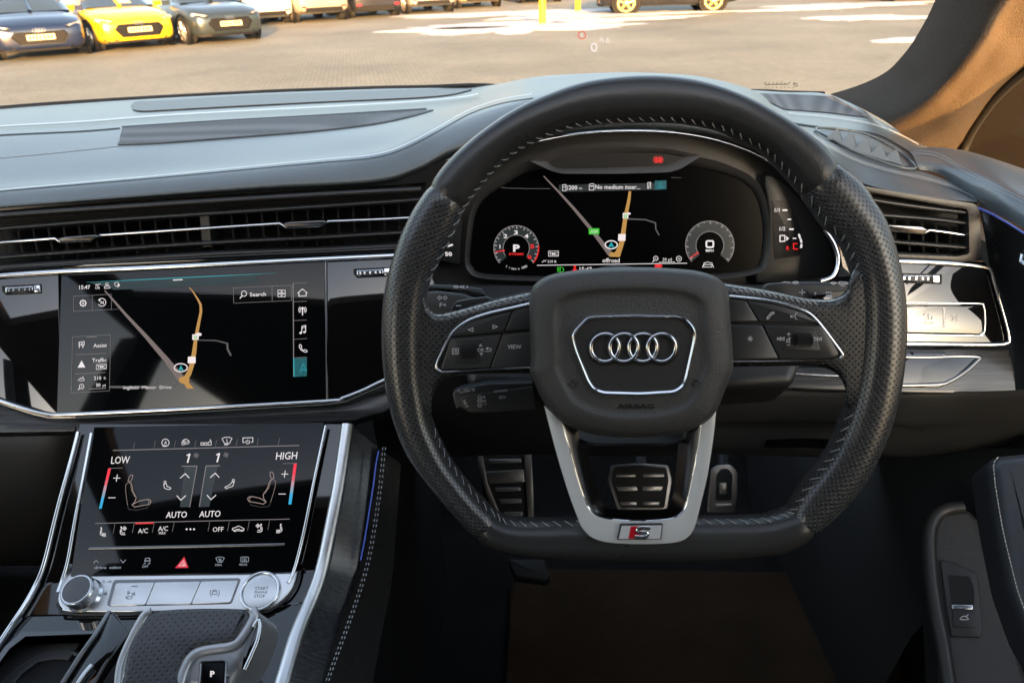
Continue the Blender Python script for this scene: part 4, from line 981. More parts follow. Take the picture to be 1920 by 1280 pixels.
k = mk(.0002); k.disc((1725,292), 7); k.line([(1725,278),(1725,336)], 7)
for r in (16, 26): k.arc((1725,298), r, -50, 50, 4.5, 8); k.arc((1725,298), r, 130, 230, 4.5, 8)
k.line([(1712,284),(1738,284)], 4); ink('radio_icon', k, EM['lit_white'], scr)
k = mk(.0002); k.disc((1712,458), 9, 7); k.disc((1738,452), 9, 7); k.line([(1719,458),(1721,412),(1747,406),(1746,452)], 5); k.line([(1721,424),(1747,418)], 5); ink('music_icon', k, EM['lit_white'], scr)
k = mk(.0002); k.line([(1704,540),(1712,538),(1720,554),(1713,562),(1732,580),(1740,573),(1757,580),(1754,590),(1740,590),(1716,576),(1702,556)], 4.5, True); ink('phone_icon', k, EM['lit_white'], scr)
k = mk(.00005); k.poly([(1664,632),(1755,628),(1755,757),(1664,762)]); ink('navigation_tab', k, EM['lit_teal'], scr)
k = mk(.0002); k.line([(1708,724),(1730,670),(1753,720),(1731,708)], 5, True); ink('navigation_icon', k, EM['lit_cyan'], scr)
k = mk(.0002); k.line([(1664,632),(1667,760)], 7); ink('tab_edge', k, EM['lit_cyan'], scr)
k = mk(.0002); k.text('Assist', 324, 543, 27, ang=2, bold=.006, width=94); k.line([(178,520),(180,562)], 5); k.line([(180,522),(214,516),(214,536),(180,544)], 4, True); k.line([(190,532),(206,528)], 5); k.line([(196,536),(204,560),(214,538)], 4)
k.text('Traffic', 318, 645, 27, ang=2, bold=.006, width=100); k.text('TMC', 333, 691, 20, ang=2, bold=.02); k.line([(298,677),(367,672),(367,706),(298,711)], 3, True)
k.poly([(196,648),(222,696),(168,698)]); k.text('210', 306, 769, 25, ang=2, bold=.006); k.text('ft', 356, 769, 18); k.text('30', 310, 817, 25, ang=2, bold=.006); k.text('yd', 350, 819, 18)
k.line([(170,788),(190,768),(196,776),(206,762),(216,786)], 3.6); k.line([(180,789),(214,787)], 3); k.circ((196,828), 16, 4); k.line([(184,840),(170,852)], 5); k.text('A', 196, 828, 15); ink('side_menu', k, EM['lit_white'], scr)

# ================================================================== CENTRE CONSOLE
CL = PL(370, 940, .650, 41, 1.0)
q = CL.hit(350, 1079); CT = Plane(q, 24, 1.0)
q2 = CT.hit(330, 1142); CO = Plane(q2, 9, 1.0)
SF = Multi(CL, CT, CO)
cc = thing('centre_console', 'sloping gloss black centre console with broad satin silver side rails', 'centre console', (-.35, .45, 1.0))
def sheet(name, left, right, m, par, off=-.002, n=40, nx=8, surf=SF, back=True):
    A = resample(cat([Vector(p) for p in left], 6), n); B = resample(cat([Vector(p) for p in right], 6), n)
    return obj(name, MB().grid([[surf.hit(*a.lerp(b, j / nx), off) for j in range(nx + 1)] for a, b in zip(A, B)]), m, par, ang=30)
deck = sheet('gloss_deck', [(150,795),(130,880),(108,970),(84,1065),(50,1130),(0,1200),(-60,1290),(-90,1330)], [(652,795),(636,900),(610,1050),(580,1130),(545,1230),(525,1290),(515,1330)], M['piano'], cc, off=-.004, n=220, nx=110)
def cut_hole(o, poly, surf):
    """drop the faces of a sheet that lie over an opening (polygon in pixels on the same surface)"""
    q = [Vector(surf.ab(surf.hit(*p))) for p in poly]; me = o.data; import bmesh
    bm = bmesh.new(); bm.from_mesh(me); kill = []
    for f in bm.faces:
        x, y = surf.ab(f.calc_center_median()); c = False
        for i in range(len(q)):
            a, b = q[i - 1], q[i]
            if (a.y > y) != (b.y > y) and x < (b.x - a.x) * (y - a.y) / (b.y - a.y) + a.x: c = not c
        if c: kill.append(f)
    bmesh.ops.delete(bm, geom=kill, context='FACES'); bm.to_mesh(me); bm.free()
TRAY = [(44,1188),(179,1184),(207,1188),(145,1300),(107,1330),(-55,1330),(-35,1280),(14,1212)]
cut_hole(deck, TRAY, CO)
def rail(name, pts, w, m, par, off=0.0, h=.006, lbl=None):
    """half-round rail along the console; w = width in metres per point"""
    P = cat([Vector(p) for p in pts], 6); n = len(P); W = [lerp(w[0], w[1], i / (n - 1)) for i in range(n)]
    C = [SF.hit(p.x, p.y, off) for p in P]
    C = [sum((C[min(max(i + d, 0), n - 1)] for d in (-3, -2, -1, 0, 1, 2, 3)), Vector()) / 7 if 3 <= i < n - 3 else C[i] for i in range(n)]
    rows = []
    for i in range(n):
        t = (C[min(i + 1, n - 1)] - C[max(i - 1, 0)]).normalized(); nn = SF.pick(P[i].x, P[i].y).n
        sd = t.cross(nn).normalized(); nn = sd.cross(t)
        rows.append([C[i] + sd * math.cos(a) * W[i] / 2 + nn * math.sin(a) * h for a in [math.pi * k_ / 10 for k_ in range(-2, 13)]])
    return obj(name, MB().grid(rows), m, par, ang=60, label=lbl)
rail('side_rail', [(652,796),(636,910),(622,980),(607,1057),(592,1105),(578,1138),(560,1180),(545,1229),(528,1290),(515,1330)], (.012, .013), M['silver'], cc, lbl='broad satin silver rail right of the climate panel')
rail('side_rail', [(148,810),(138,850),(127,890),(105,970),(84,1060),(66,1100),(50,1130),(22,1172),(0,1205),(-60,1290)], (.004, .0045), M['chromeb'], cc, h=.003, lbl='slim silver rail at the left edge of the console')
rail('panel_rail', [(172,812),(157,895),(146,950),(136,1005),(128,1052),(118,1085),(109,1110)], (.003, .0034), M['chromeb'], cc, off=.002, h=.002)
rail('panel_rail', [(611,798),(600,850),(586,917),(574,980),(562,1032),(550,1075),(540,1092)], (.0028, .0034), M['chromeb'], cc, off=.002, h=.002)
# climate glass
cp = thing('climate_panel', 'lower glossy touch panel with seat symbols, LOW and HIGH temperatures and fan speeds', 'climate panel', CL.p)
cg = obj('glass', MB().prism([(176,800),(608,792),(590,895),(574,970),(551,1073),(132,1080),(146,985),(160,890)], CL, .002, .006, r=.0006), M['glassblk'], cp)
bar('cross_strip', [(167,1027.5),(350,1024),(534,1020)], CL, .0014, M['darkchrome'], cp, off=.0034, n=2)
C0, CS4 = (140, 800), 4.0
def ck(o=0): return Ink(CL, .0022 + o, C0, CS4)
Wt = EM['lit_white']
k = ck(); k.line([(287,176),(1685,139)], 6); k.line([(154,723),(1613,690)], 5)
for x0, y0, y1 in ((445,118,162),(600,105,158),(752,103,152),(906,98,150),(1060,98,147),(1216,92,142),(1373,88,140),(1532,84,136)): k.line([(x0 + 5, y0), (x0 - 5, y1)], 2.2)
for x, y in ((302,728),(446,724),(596,722),(746,716),(1014,712),(1160,710),(1310,706),(1462,702)): k.line([(x, y), (x - 14, y + 70)], 2.4)
ink('divider_line', k, EM['lit_dim'], cg)
k = ck(.0001); k.poly([(455,718),(592,714),(592,724),(455,729)]); ink('active_bar', k, EM['lit_red'], cg)
k = ck(.0001); sh_ = .18
k.text('LOW', 344, 246, 56, ang=1.5, shear=sh_, width=146, bold=.004); k.text('HIGH', 1590, 214, 56, ang=1.5, shear=sh_, width=166, bold=.004); [(k.line([(x + 10, y - 34), (x - 8, y + 34)], 11), k.line([(x + 10, y - 31), (x - 14, y - 20)], 9)) for x, y in ((854, 234), (1076, 230))]
k.text('AUTO', 762, 656, 48, ang=1.5, shear=sh_, width=160, bold=.004); k.text('AUTO', 1013, 650, 48, ang=1.5, shear=sh_, width=162, bold=.004)
k.text('A/C', 512, 777, 36, ang=1.5, shear=.12, width=76); k.text('A/C', 663, 760, 36, ang=1.5, shear=.12, width=76); k.text('MAX', 657, 794, 20, shear=.12, width=52); k.text('OFF', 1077, 766, 36, ang=1.5, shear=.12, width=82)
for x in (840, 868, 895): k.disc((x, 766), 7)
ink('lettering', k, Wt, cg)
k = ck(.0001)
for cx, cy in ((316,383),(1576,353)): k.line([(cx - 26, cy), (cx + 26, cy)], 5); k.line([(cx + 4, cy - 26), (cx - 4, cy + 26)], 5)
for cx, cy in ((279,530),(1556,502)): k.line([(cx - 27, cy), (cx + 27, cy)], 5)
for cx, cy in ((825,366),(1050,362)): k.line([(cx - 34, cy + 18), (cx + 4, cy - 16), (cx + 34, cy + 16)], 6)
for cx, cy in ((800,530),(1026,526)): k.line([(cx - 34, cy - 16), (cx - 4, cy + 18), (cx + 34, cy - 16)], 6)
ink('arrow_mark', k, Wt, cg)
def seat(name, mx):
    k = ck(.0001); X = (lambda x: x) if not mx else (lambda x: 1865 - x + 0)
    tr = lambda L: [(X(x) + ((y - 480) * -.16 if mx else 0) + (0 if not mx else 18), y - (22 if mx else 0)) for x, y in L]
    k.line(tr([(400,408),(408,376),(420,360),(436,360),(432,385),(420,408)]), 4, True)
    k.line(tr([(408,414),(384,430),(381,470),(388,530),(398,590)]), 2.5)
    k.line(tr([(412,414),(430,440),(436,480),(462,530),(452,560),(430,584),(450,600),(500,590),(560,580),(574,560),(566,546),(540,543),(480,556),(440,578)]), 4.5)
    k.line(tr([(426,414),(422,450),(428,480),(452,524)]), 2.5); k.line(tr([(545,545),(560,560),(552,578)]), 3)
    ink(name, k, EM['lit_dim'] if False else emat('lit_seat', (.8, .6, .52), .45), cg)
    k = ck(); k.line(tr([(398,596),(405,618),(470,622),(545,606),(550,592)]), 2); ink('seat_base_line', k, EM['lit_grey'], cg)
seat('seat_icon', False); seat('seat_icon', True)
k = ck(.0001); k.circ((678,413), 8, 4); k.line([(668,428),(672,456),(690,466),(714,468),(722,458),(704,448),(692,446),(690,430),(680,424)], 4.5, True); k.circ((1190,400), 8, 4); k.line([(1196,412),(1186,444),(1160,452),(1136,462),(1126,452),(1150,440),(1166,430),(1178,414)], 4.5, True); ink('passenger_icon', k, Wt, cg)
def bars(nm, pts, cols_):
    for (a, b, c, d), m in zip(pts, cols_):
        k = ck(.0001); k.poly([a, b, c, d]); ink(nm, k, m, cg)
Lp = lambda a, b, t: (a[0] + (b[0] - a[0]) * t, a[1] + (b[1] - a[1]) * t)
def tempbar(T0, T1, w):
    cs = [((1, .01, .04), 1), ((1, .03, .06), .9), ((.9, .12, .16), .8), ((.7, .4, .5), .7), ((.35, .5, .65), .7), ((.05, .5, .9), .8), ((.02, .5, .85), .8)]
    n = len(cs)
    for i, (c, s_) in enumerate(cs):
        a, b = Lp(T0, T1, i / n), Lp(T0, T1, (i + 1) / n)
        k = ck(.0001); k.poly([(a[0] - w / 2, a[1]), (a[0] + w / 2, a[1]), (b[0] + w / 2, b[1]), (b[0] - w / 2, b[1])]); ink('temperature_bar', k, emat('lit_temp', c, s_), cg)
tempbar((262,310), (192,612), 20); tempbar((1655,275), (1614,580), 22)
k = ck(); k.poly([(825,295),(918,293),(862,600),(790,600)]); k.poly([(985,292),(1075,292),(1010,598),(935,600)]); ink('fan_slider', k, EM['lit_panel'], cg)
k = ck(.0001); k.line([(802,295),(918,293),(862,602)], 6); k.line([(1090,290),(985,292),(935,598)], 6); k.line([(1560,275),(1668,272)], 3); k.line([(262,310),(360,307)], 3); ink('slider_edge', k, EM['lit_dim'], cg)
k = ck(.0001)
for cx, cy in ((911,213),(1135,210)):
    for a in (20, 110, 200, 290):
        c, s_ = math.cos(math.radians(a)), math.sin(math.radians(a)); k.circ((cx + c * 11, cy - s_ * 11), 8, 3, 7, 10)
ink('fan_icon', k, EM['lit_dim'], cg)
k = ck(.0001)
k.circ((681,118), 27, 4.5); k.text('A', 682, 117, 24); k.text('OFF', 674, 142, 13, bold=.02)
ink('start_stop_icon', k, Wt, cg); k = ck(.0001)
k.line([(802,124),(812,100),(835,90),(856,104),(860,118)], 4); k.line([(802,124),(830,118),(858,104)], 3.5); k.line([(802,136),(860,122)], 4); k.circ((822,108), 7, 3)
ink('hill_descent_icon', k, Wt, cg); k = ck(.0001)
for x in (947, 974): k.line(rect(x, 118, x + 18, 136), 4, True)
k.line([(1001,136),(1001,114),(1016,112),(1016,94),(1024,108),(1024,134)], 4, True)
def shield(x, y, s=1.0, wav=True, kk=None):
    kk = kk or k
    kk.line([(x - 37 * s, y - 20 * s), (x - 18 * s, y - 30 * s), (x + 18 * s, y - 31 * s), (x + 38 * s, y - 22 * s), (x + 18 * s, y + 16 * s), (x - 18 * s, y + 16 * s)], 4, True)
    for d in ((-9, 0, 9) if wav else (0,)): kk.line([(x + d * s, y + 12 * s), (x + (d + 4) * s, y), (x + (d - 3) * s, y - 8 * s), (x + (d + 1) * s, y - 18 * s)], 3.4)
ink('trailer_icon', k, Wt, cg); k = ck(.0001); shield(1142, 108, 1, False); k.text('OFF', 1137, 132, 13, bold=.02)
ink('windscreen_icon', k, Wt, cg); k = ck(.0001)
k.line([(1275,116),(1262,116),(1262,82),(1336,80),(1336,112),(1322,116)], 4.5); k.arc((1298,112), 14, -230, 50, 4, 14); k.line([(1298,94),(1298,112)], 4)
def heated(x, y, mx=1, fan=False):
    L = lambda P: [(x + mx * a, y + b) for a, b in P]
    k.line(L([(-10,-34),(-4,-34),(-2,-24),(-6,-18)]), 4, True); k.line(L([(-12,-14),(-14,14),(-4,24),(10,22) if not fan else (24,24)]), 5); k.line(L([(-3,-16),(-4,6),(4,12),(20,10)]), 4)
    if fan:
        for a in (0, 90, 180, 270): c, s_ = math.cos(math.radians(a)), math.sin(math.radians(a)); k.circ((x + mx * 18 + c * 8, y - 22 + s_ * 8), 6, 3.4, 6, 8)
    else:
        for d in (6, 15, 24): k.line(L([(d,34),(d + 3,26),(d - 2,18),(d + 2,8)]), 4)
ink('screen_off_icon', k, Wt, cg)
for a_ in ((206, 788), (356, 782, 1, True), (1392, 762, -1, True), (1540, 762, -1)):
    k = ck(.0001); heated(*a_); ink('seat_heating_icon' if len(a_) < 4 else 'seat_fan_icon', k, Wt, cg)
k = ck(.0001)
k.line([(1182,770),(1186,758),(1210,752),(1226,742),(1246,748),(1270,762),(1268,776),(1200,778)], 4.5, True); k.line([(1208,768),(1240,766)], 5); k.circ((1200,778), 6, 3); k.circ((1252,776), 6, 3)
ink('air_recirculation_icon', k, Wt, cg)
k = ck(.0001)
k.line([(142,1020),(160,998),(180,1018)], 4); k.line([(344,993),(362,1018),(384,993)], 4); k.text('drive', 192, 1052, 22, shear=.2, width=92, bold=.01); k.text('select', 304, 1051, 22, shear=.2, width=90, bold=.01)
k.line([(524,1002),(532,984),(560,982),(568,1000)], 4); k.line([(524,1004),(568,1002)], 6); k.line([(515,1028),(532,1020),(526,1014)], 4); k.line([(548,1030),(566,1020),(556,1014)], 4); k.text('OFF', 530, 1045, 20, shear=.1, width=46)
shield(1090, 1000, .85); k.text('MAX', 1080, 1033, 18, width=52, shear=.1)
k.line(rect(1246, 974, 1304, 1010, 5), 4, True)
for d in (-12, 0, 12): k.line([(1272 + d, 1012), (1276 + d, 1000), (1270 + d, 992), (1275 + d, 982)], 3.4)
k.text('REAR', 1265, 1030, 17, width=58, shear=.1); ink('function_lettering', k, M['print'], cg)
k = ck(.0001); k.poly([(822,972),(853,1055),(752,1057)]); ink('hazard_button', k, emat('lit_hazard', (.9, .03, .06), .75), cg)
k = ck(.0003); k.line([(817,1000),(833,1040),(782,1041)], 4, True); k.line([(815,1022),(820,1034),(808,1034)], 3, True); ink('hazard_outline', k, EM['lit_white'], cg)
# silver control strip
sc_ = thing('control_strip', 'brushed silver control strip with volume knob, three keys and round start button', 'control strip', CT.p)
Q0, QS = (90, 1020), 3.6226
zq = lambda P: [(Q0[0] + x / QS, Q0[1] + y / QS) for x, y in P]
sp_ = zq([(120,150),(150,205),(900,200),(1660,190),(1700,130),(1690,200),(1660,290),(1590,380),(1520,425),(1440,445),(1000,452),(600,458),(140,455),(95,435),(70,395),(72,330)])
plate = obj('plate', MB().prism(cat([Vector(p) for p in sp_], 2, True), CT, .0015, .008, r=.0012), M['silver'], sc_)
bar('lower_lip', zq([(62,400),(85,445),(140,470),(600,474),(1000,468),(1440,458),(1540,430),(1620,370),(1680,290),(1710,200),(1720,120)]), CT, .0012, M['soft'], sc_, off=.0)
tr_ = zq([(455,240),(1300,228),(1308,240),(1250,395),(1225,405),(410,420),(400,408),(440,258)])
obj('key_tray', MB().prism(fillet(tr_, 2, 3), CT, .0018, .001), M['darkchrome'], sc_)
for q_ in ([(462,262),(722,256),(658,410),(418,414)], [(728,256),(1034,250),(968,404),(664,410)], [(1040,250),(1292,244),(1236,394),(974,402)]):
    obj('key', MB().prism(fillet(zq(q_), 3, 3), CT, .0035, .0016, r=.0004), M['silver'], sc_)
k = Ink(CT, .0038, Q0, QS); gp = mat('grey_print', (.10, .11, .12), .5)
k.line([(566,284),(606,282)], 4); k.text('P', 548, 330, 28); k.line([(566,338),(574,328),(580,338),(588,324),(588,342),(568,342)], 3); k.line([(534,358),(548,352),(572,352),(566,368),(540,370)], 3, True); k.line([(528,352),(530,368)], 3)
k.line([(1114,330),(1120,318),(1142,318),(1150,330),(1148,338),(1114,338)], 3, True); k.arc((1132,328), 32, -50, 40, 3, 10); k.arc((1132,328), 32, 140, 230, 3, 10); k.arc((1132,328), 20, 40, 140, 3, 8)
ink('key_symbol', k, gp, sc_)
k = Ink(CT, .0018, Q0, QS); k.circ((378,250), 7, 2.5); k.line([(398,256),(428,244),(426,256)], 2.5, True); k.line([(372,325),(384,333),(370,341)], 2.5); k.line([(384,325),(396,333),(382,341)], 2.5); k.line([(397,322),(393,343)], 2.5); k.line([(126,334),(120,352)], 2.5); k.line([(138,336),(126,344),(136,350)], 2.5); ink('plate_symbol', k, gp, sc_)
sb = obj('start_button', MB().disc3(CT.hit(*zq([(1440,316)])[0], .0045), CT.n, .0146, .004, 48, bev=.0012), M['silver'], sc_)
obj('ring', MB().torus(CT.hit(*zq([(1440,316)])[0], .0035), CT.n, .0160, .0016, 56, 8), M['chromeb'], sb, ang=60)
k = Ink(CT, .0047, Q0, QS); k.text('START', 1452, 297, 22, width=92, ang=1, shear=.1); k.text('ENGINE', 1446, 323, 16, width=88, shear=.1); k.text('STOP', 1437, 349, 22, width=76, shear=.1); ink('lettering', k, gp, sb)
kn = thing('volume_knob', 'round knurled volume knob with dark cap standing on the silver control strip', 'knob', CT.hit(153, 1118))
kb = CT.hit(*zq([(250,345)])[0], .0015)
rows = []; n = 120
for h, r in ((0, .0148), (.002, .0128), (.0035, .0125), (.0045, .0135), (.013, .0135), (.0142, .0128)):
    rows.append([kb + CT.n * h + (CT.h * math.cos(6.28318 * i / n) + CT.up * math.sin(6.28318 * i / n)) * (r + (.0003 if i % 2 and .004 < h < .0135 else 0)) for i in range(n)])
obj('barrel', MB().loops(rows), M['chrome'], kn, ang=25)
ct_ = kb + CT.n * .0148
obj('cap', MB().disc3(ct_, CT.n, .0122, .002, 48, bev=.0006), mat('knob_cap', (.10, .105, .115), .35), kn)
obj('cap_ring', MB().torus(ct_ - CT.n * .0002, CT.n, .0117, .0007, 48, 6), M['chromeb'], kn, ang=60)
# ---- open storage tray and its sliding lid
cup = thing('storage_tray', 'open gloss black storage tray with cup holder at the lower left of the console', 'storage tray', CO.hit(80, 1230))
def onco(P, off): return [CO.hit(p[0], p[1], off) for p in P]
tt = [(40,1184),(180,1180),(215,1184),(150,1300),(110,1330),(-60,1330),(-40,1280),(10,1210)]
tin = [(48,1192),(178,1187),(200,1192),(140,1300),(105,1330),(-50,1330),(-30,1280),(18,1215)]
a_, b_, c_ = onco(tt, .001), onco(tin, .0015), onco(shrink(tin, .93), -.05)
obj('rim', MB().grid([onco(tt, -.003), a_, b_], closed_u=True), M['piano'], cup)
obj('bin', MB().loops([b_, [p.lerp(q_, .15) for p, q_ in zip(b_, c_)], c_], cap0=False), M['soft'], cup)
obj('ledge', MB().prism([(36,1206),(150,1204),(128,1236),(100,1234),(70,1240),(40,1262),(10,1300),(-30,1320),(-20,1270)], CO, -.018, .004, r=.001), M['greyplastic'], cup)
obj('cup_holder', MB().torus(CO.hit(75, 1300, -.02), CO.n, .036, .0022, 48, 8), M['greyplastic'], cup)
obj('cup_well', MB().disc3(CO.hit(75, 1300, -.0215), CO.n, .035, .002, 40), M['black'], cup)
lidp = PL(205, 1215, .47, 22, 12)
lid = thing('sliding_lid', 'gloss black raised lid with bright metal edge standing beside the storage tray', 'lid', CO.hit(180, 1240))
Wd = [(205,1145),(214,1150),(240,1182),(220,1215),(190,1260),(170,1300),(120,1330),(115,1290),(150,1240),(180,1190)]
obj('board', MB().prism([(196,1156),(208,1145),(216,1149),(243,1184),(200,1240),(150,1330),(80,1330),(120,1275)], CO, .022, .02, r=.002), M['piano'], lid)
rl = [SF.hit(p[0], p[1], .024) for p in [(205,1147),(180,1188),(150,1230),(118,1280),(95,1320)]]
obj('metal_edge', MB().tube(rl, .0022, 8), M['darkchrome'], lid, ang=60)
obj('grip_bar', MB().tube([CO.hit(p[0], p[1], .026) for p in [(172,1246),(158,1262),(140,1290),(125,1320)]], .0018, 8), M['chrome'], lid, ang=60)

# ================================================================== GEAR SELECTOR
GP = PL(390, 1200, .475, 30, 3)
gs = thing('gear_selector', 'chunky gear selector with perforated leather top, silver frame and P button', 'gear selector', CO.hit(360, 1260))
bodyo = zq([(458,1000),(462,900),(480,800),(520,680),(590,540),(630,480),(680,448),(880,428),(1200,424),(1370,432),(1420,460),(1442,510),(1435,580),(1400,680),(1350,800),(1290,880),(1240,960),(1230,1000)])
obj('body', MB().prism(cat([Vector(p) for p in bodyo], 2, True), GP, -.002, .045, r=.009, seg=6), M['levermetal'], gs)
ltop = zq([(505,1000),(500,900),(514,800),(545,690),(600,580),(650,500),(700,455),(880,432),(1200,428),(1350,438),(1366,455),(1340,540),(1280,640),(1240,668),(1120,685),(1010,705),(950,745),(915,810),(890,880),(862,1000)])
lp_ = cat([Vector(p) for p in ltop], 2, True)
obj('leather_top', MB().prism(lp_, GP, .0025, .012, r=.004, seg=5), perf('lever_leather', (.045, .048, .055), .45, pitch=.0050, rad=.24, depth=.0005), gs, ang=60)
bar('frame_edge', zq([(470,1000),(475,900),(492,800),(535,690),(600,560),(650,478),(700,448)]), GP, .0022, M['levermetal'], gs, off=.0012)
bar('front_edge', zq([(1385,445),(1400,480),(1375,540),(1330,610),(1290,660),(1230,690),(1120,705),(1020,728),(965,770),(930,830),(905,900),(880,1000)]), GP, .0036, M['levermetal'], gs, off=-.0005)
pb = obj('park_button', MB().prism(fillet(zq([(1046,804),(1200,798),(1188,1000),(1032,1000)]), 3, 3), GP, .0015, .004, r=.0006), M['dispblk'], gs)
obj('button_frame', MB().frame(fillet(zq([(1030,790),(1214,784),(1206,1010),(1018,1010)]), 4, 3), fillet(zq([(1044,802),(1202,796),(1190,1000),(1030,1000)]), 4, 3), GP, .001, .004), M['darkchrome'], gs)
k = Ink(GP, .0018, Q0, QS); k.text('P', 1117, 877, 40, bold=.03, width=30); ink('letter', k, EM['lit_white'], pb)
obj('release_button', MB().prism(fillet(zq([(1425,515),(1438,530),(1425,640),(1380,740),(1330,850),(1305,850),(1320,740),(1370,620)]), 2, 3), GP, .0035, .006, r=.001), M['piano'], gs)
bar('release_frame', zq([(1395,560),(1425,515),(1440,540),(1425,640),(1385,740),(1335,850)]), GP, .0012, M['chrome'], gs, off=.0035)
# lower right of the lever: dark slot in the deck
obj('lever_gate', MB().prism(zq([(1290,900),(1440,905),(1465,940),(1450,1010),(1230,1010)]), CO, .001, .004), M['soft'], cc)

# ---- side of the console towards the driver
SD = [(662,800),(648,900),(627,1000),(604,1085),(572,1180),(548,1260),(532,1330)]
SE = [(708,838),(700,900),(688,980),(668,1085),(640,1160),(612,1250),(590,1330)]
def side(a, b, d0, d1, n=30, nx=5):
    A = resample(cat([Vector(p) for p in a], 5), n); B = resample(cat([Vector(p) for p in b], 5), n); rows = []
    for p, q_ in zip(A, B):
        P0 = SF.hit(p.x, p.y, -.004); dz = (P0 - CAM).dot(FW)
        rows.append([PZ(*p.lerp(q_, j / nx), dz * (1 + d0 + (d1 - d0) * j / nx)) for j in range(nx + 1)])
    return MB().grid(rows)
obj('wood_flank', side(SD, SE, 0, .02), M['wood'], cc, label='dark wood flank beside the silver rail')
SG = [(752,870),(745,960),(735,1085),(715,1190),(690,1330)]
obj('leather_flank', side([(p[0] + 1, p[1]) for p in SE], SG, .021, .16), M['leather'], cc, ang=60)
EB = resample(cat([Vector(p) for p in [(710,845),(705,870),(700,910),(692,960),(684,1010),(676,1050)]], 4), 20)
zz = lambda p: (SF.hit(p.x - 45, p.y, 0) - CAM).dot(FW) * 1.015
obj('ambient_light_strip', MB().tube([PZ(p.x, p.y, zz(p)) for p in EB], .0007, 6), EM['lit_strip'], cc, ang=60)
for dx in (0, 5):
    ST_ = resample(cat([Vector(p) for p in [(718,838),(714,880),(707,940),(698,1000),(686,1060),(668,1120),(645,1185),(628,1230),(608,1285)]], 6), 90)
    mb = MB()
    for i in range(0, 88, 2):
        a, b = ST_[i], ST_[i + 1]; mb.tube([PZ(a.x + dx, a.y, zz(a) * .999 - .002), PZ(b.x + dx, b.y, zz(b) * .999 - .002)], .0005, 4)
    obj('stitching', mb, M['threadg'], cc)
# ================================================================== FOOTWELL
fl = thing('footwell_lining', 'black carpeted footwell lining below the dashboard', 'footwell lining', (0, .9, .5))
ZF = .52
obj('floor_carpet', MB().add([(-.33, -.4, ZF), (.72, -.4, ZF), (.72, 1.16, ZF), (-.33, 1.16, ZF)], [(0, 1, 2, 3)]), M['carpet'], fl)
rows = []
for t in range(9):
    a = t / 8; rows.append([(x, 1.10 + .38 * a, ZF + .55 * a ** 1.5) for x in (-.35, -.2, -.05, .1, .25, .4, .55, .7)])
obj('toe_board', MB().grid(rows), M['carpet'], fl)
obj('tunnel_side', MB().grid([[(-.15 + .02 * math.sin(y * 9), y, ZF), (-.155, y, ZF + .12), (-.17 + .01 * math.sin(y * 7), y, ZF + .25), (-.165, y, ZF + .36)] for y in [i * .08 for i in range(-3, 17)]]), M['carpet'], fl)
obj('outer_side', MB().grid([[(.47, y, ZF), (.50, y, ZF + .2), (.56, y, ZF + .35), (.60, y, 1.0)] for y in [.62 + i * .08 for i in range(0, 11)]]), M['trimdark'], fl)
obj('firewall', MB().add([(-1.1, 1.5, .5), (.75, 1.5, .5), (.75, 1.5, 1.14), (-1.1, 1.5, 1.14)], [(0, 1, 2, 3)]), M['black'], fl)
mat_ = thing('floor_mat', 'textile floor mat in the driver footwell, warm light band painted brown into it', 'floor mat', (.1, .8, ZF))
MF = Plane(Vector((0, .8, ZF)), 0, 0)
obj('mat_body', MB().prism(fillet([(958,1090),(1000,1064),(1520,1070),(1600,1110),(1680,1180),(1720,1400),(940,1400)], 14, 4), MF, .012, .01, r=.004), mat('glow_tinted_textile', (.052, .034, .021), .95, spec=.1, bump=1, bscale=420, dist=.002, vary=.35), mat_)  # brown base colour stands in for the warm light band over the footwell
# under-dash panels
kp = thing('knee_panel', 'smooth black knee panel under the driver side of the dashboard', 'knee panel', (.3, .75, 1.0))
kc = [[(1310,720,.60),(1310,745,.60),(1310,785,.62),(1310,800,.635),(1310,838,.65),(1310,846,.70),(1310,850,.85)],
      [(1500,728,.60),(1500,750,.60),(1500,790,.615),(1500,803,.63),(1500,845,.645),(1500,852,.70),(1500,856,.85)],
      [(1700,732,.59),(1700,752,.59),(1700,792,.605),(1700,806,.62),(1700,848,.64),(1700,856,.70),(1700,860,.85)],
      [(1800,734,.58),(1800,752,.58),(1800,785,.59),(1800,800,.60),(1790,835,.62),(1790,850,.68),(1780,856,.85)],
      [(1930,730,.55),(1930,750,.55),(1930,770,.56),(1930,790,.57),(1930,820,.60),(1925,840,.66),(1920,850,.8)]]
kmb = loft(kc); obj('panel', kmb, M['trimdark'], kp, ang=70); DKP = Drape(kmb)
k = Ink(DKP, .001); k.line(cat([Vector(p) for p in [(1356,792),(1500,789),(1650,794),(1715,800),(1730,808)]], 4), 4); ink('upper_crease', k, M['black'], kp)
obj('gloss_insert', strip_on(DKP, [(1436,822),(1500,819),(1562,821)], [(1432,836),(1500,836),(1566,838)], 10, 2, .002), M['piano'], kp)
kl = loft([[(700,770,.66),(700,800,.66),(710,840,.68),(720,870,.78),(730,880,.95)], [(820,700,.60),(820,760,.62),(820,820,.66),(820,850,.75),(820,860,.95)], [(1000,720,.60),(1000,770,.62),(1000,825,.66),(1000,845,.75),(1000,852,.95)], [(1200,720,.60),(1200,770,.62),(1200,835,.66),(1200,850,.75),(1200,855,.95)], [(1320,720,.60),(1320,770,.615),(1320,836,.65),(1320,848,.72),(1320,852,.9)]])
obj('column_side_panel', kl, M['black'], kp, ang=70)
obj('fuse_cover', MB().prism(fillet([(952,1047),(1020,1047),(1032,1080),(1025,1088),(965,1080)], 4, 3), PL(990, 1065, 1.15, 20), 0, .02, r=.004), M['trimdark'], kp)

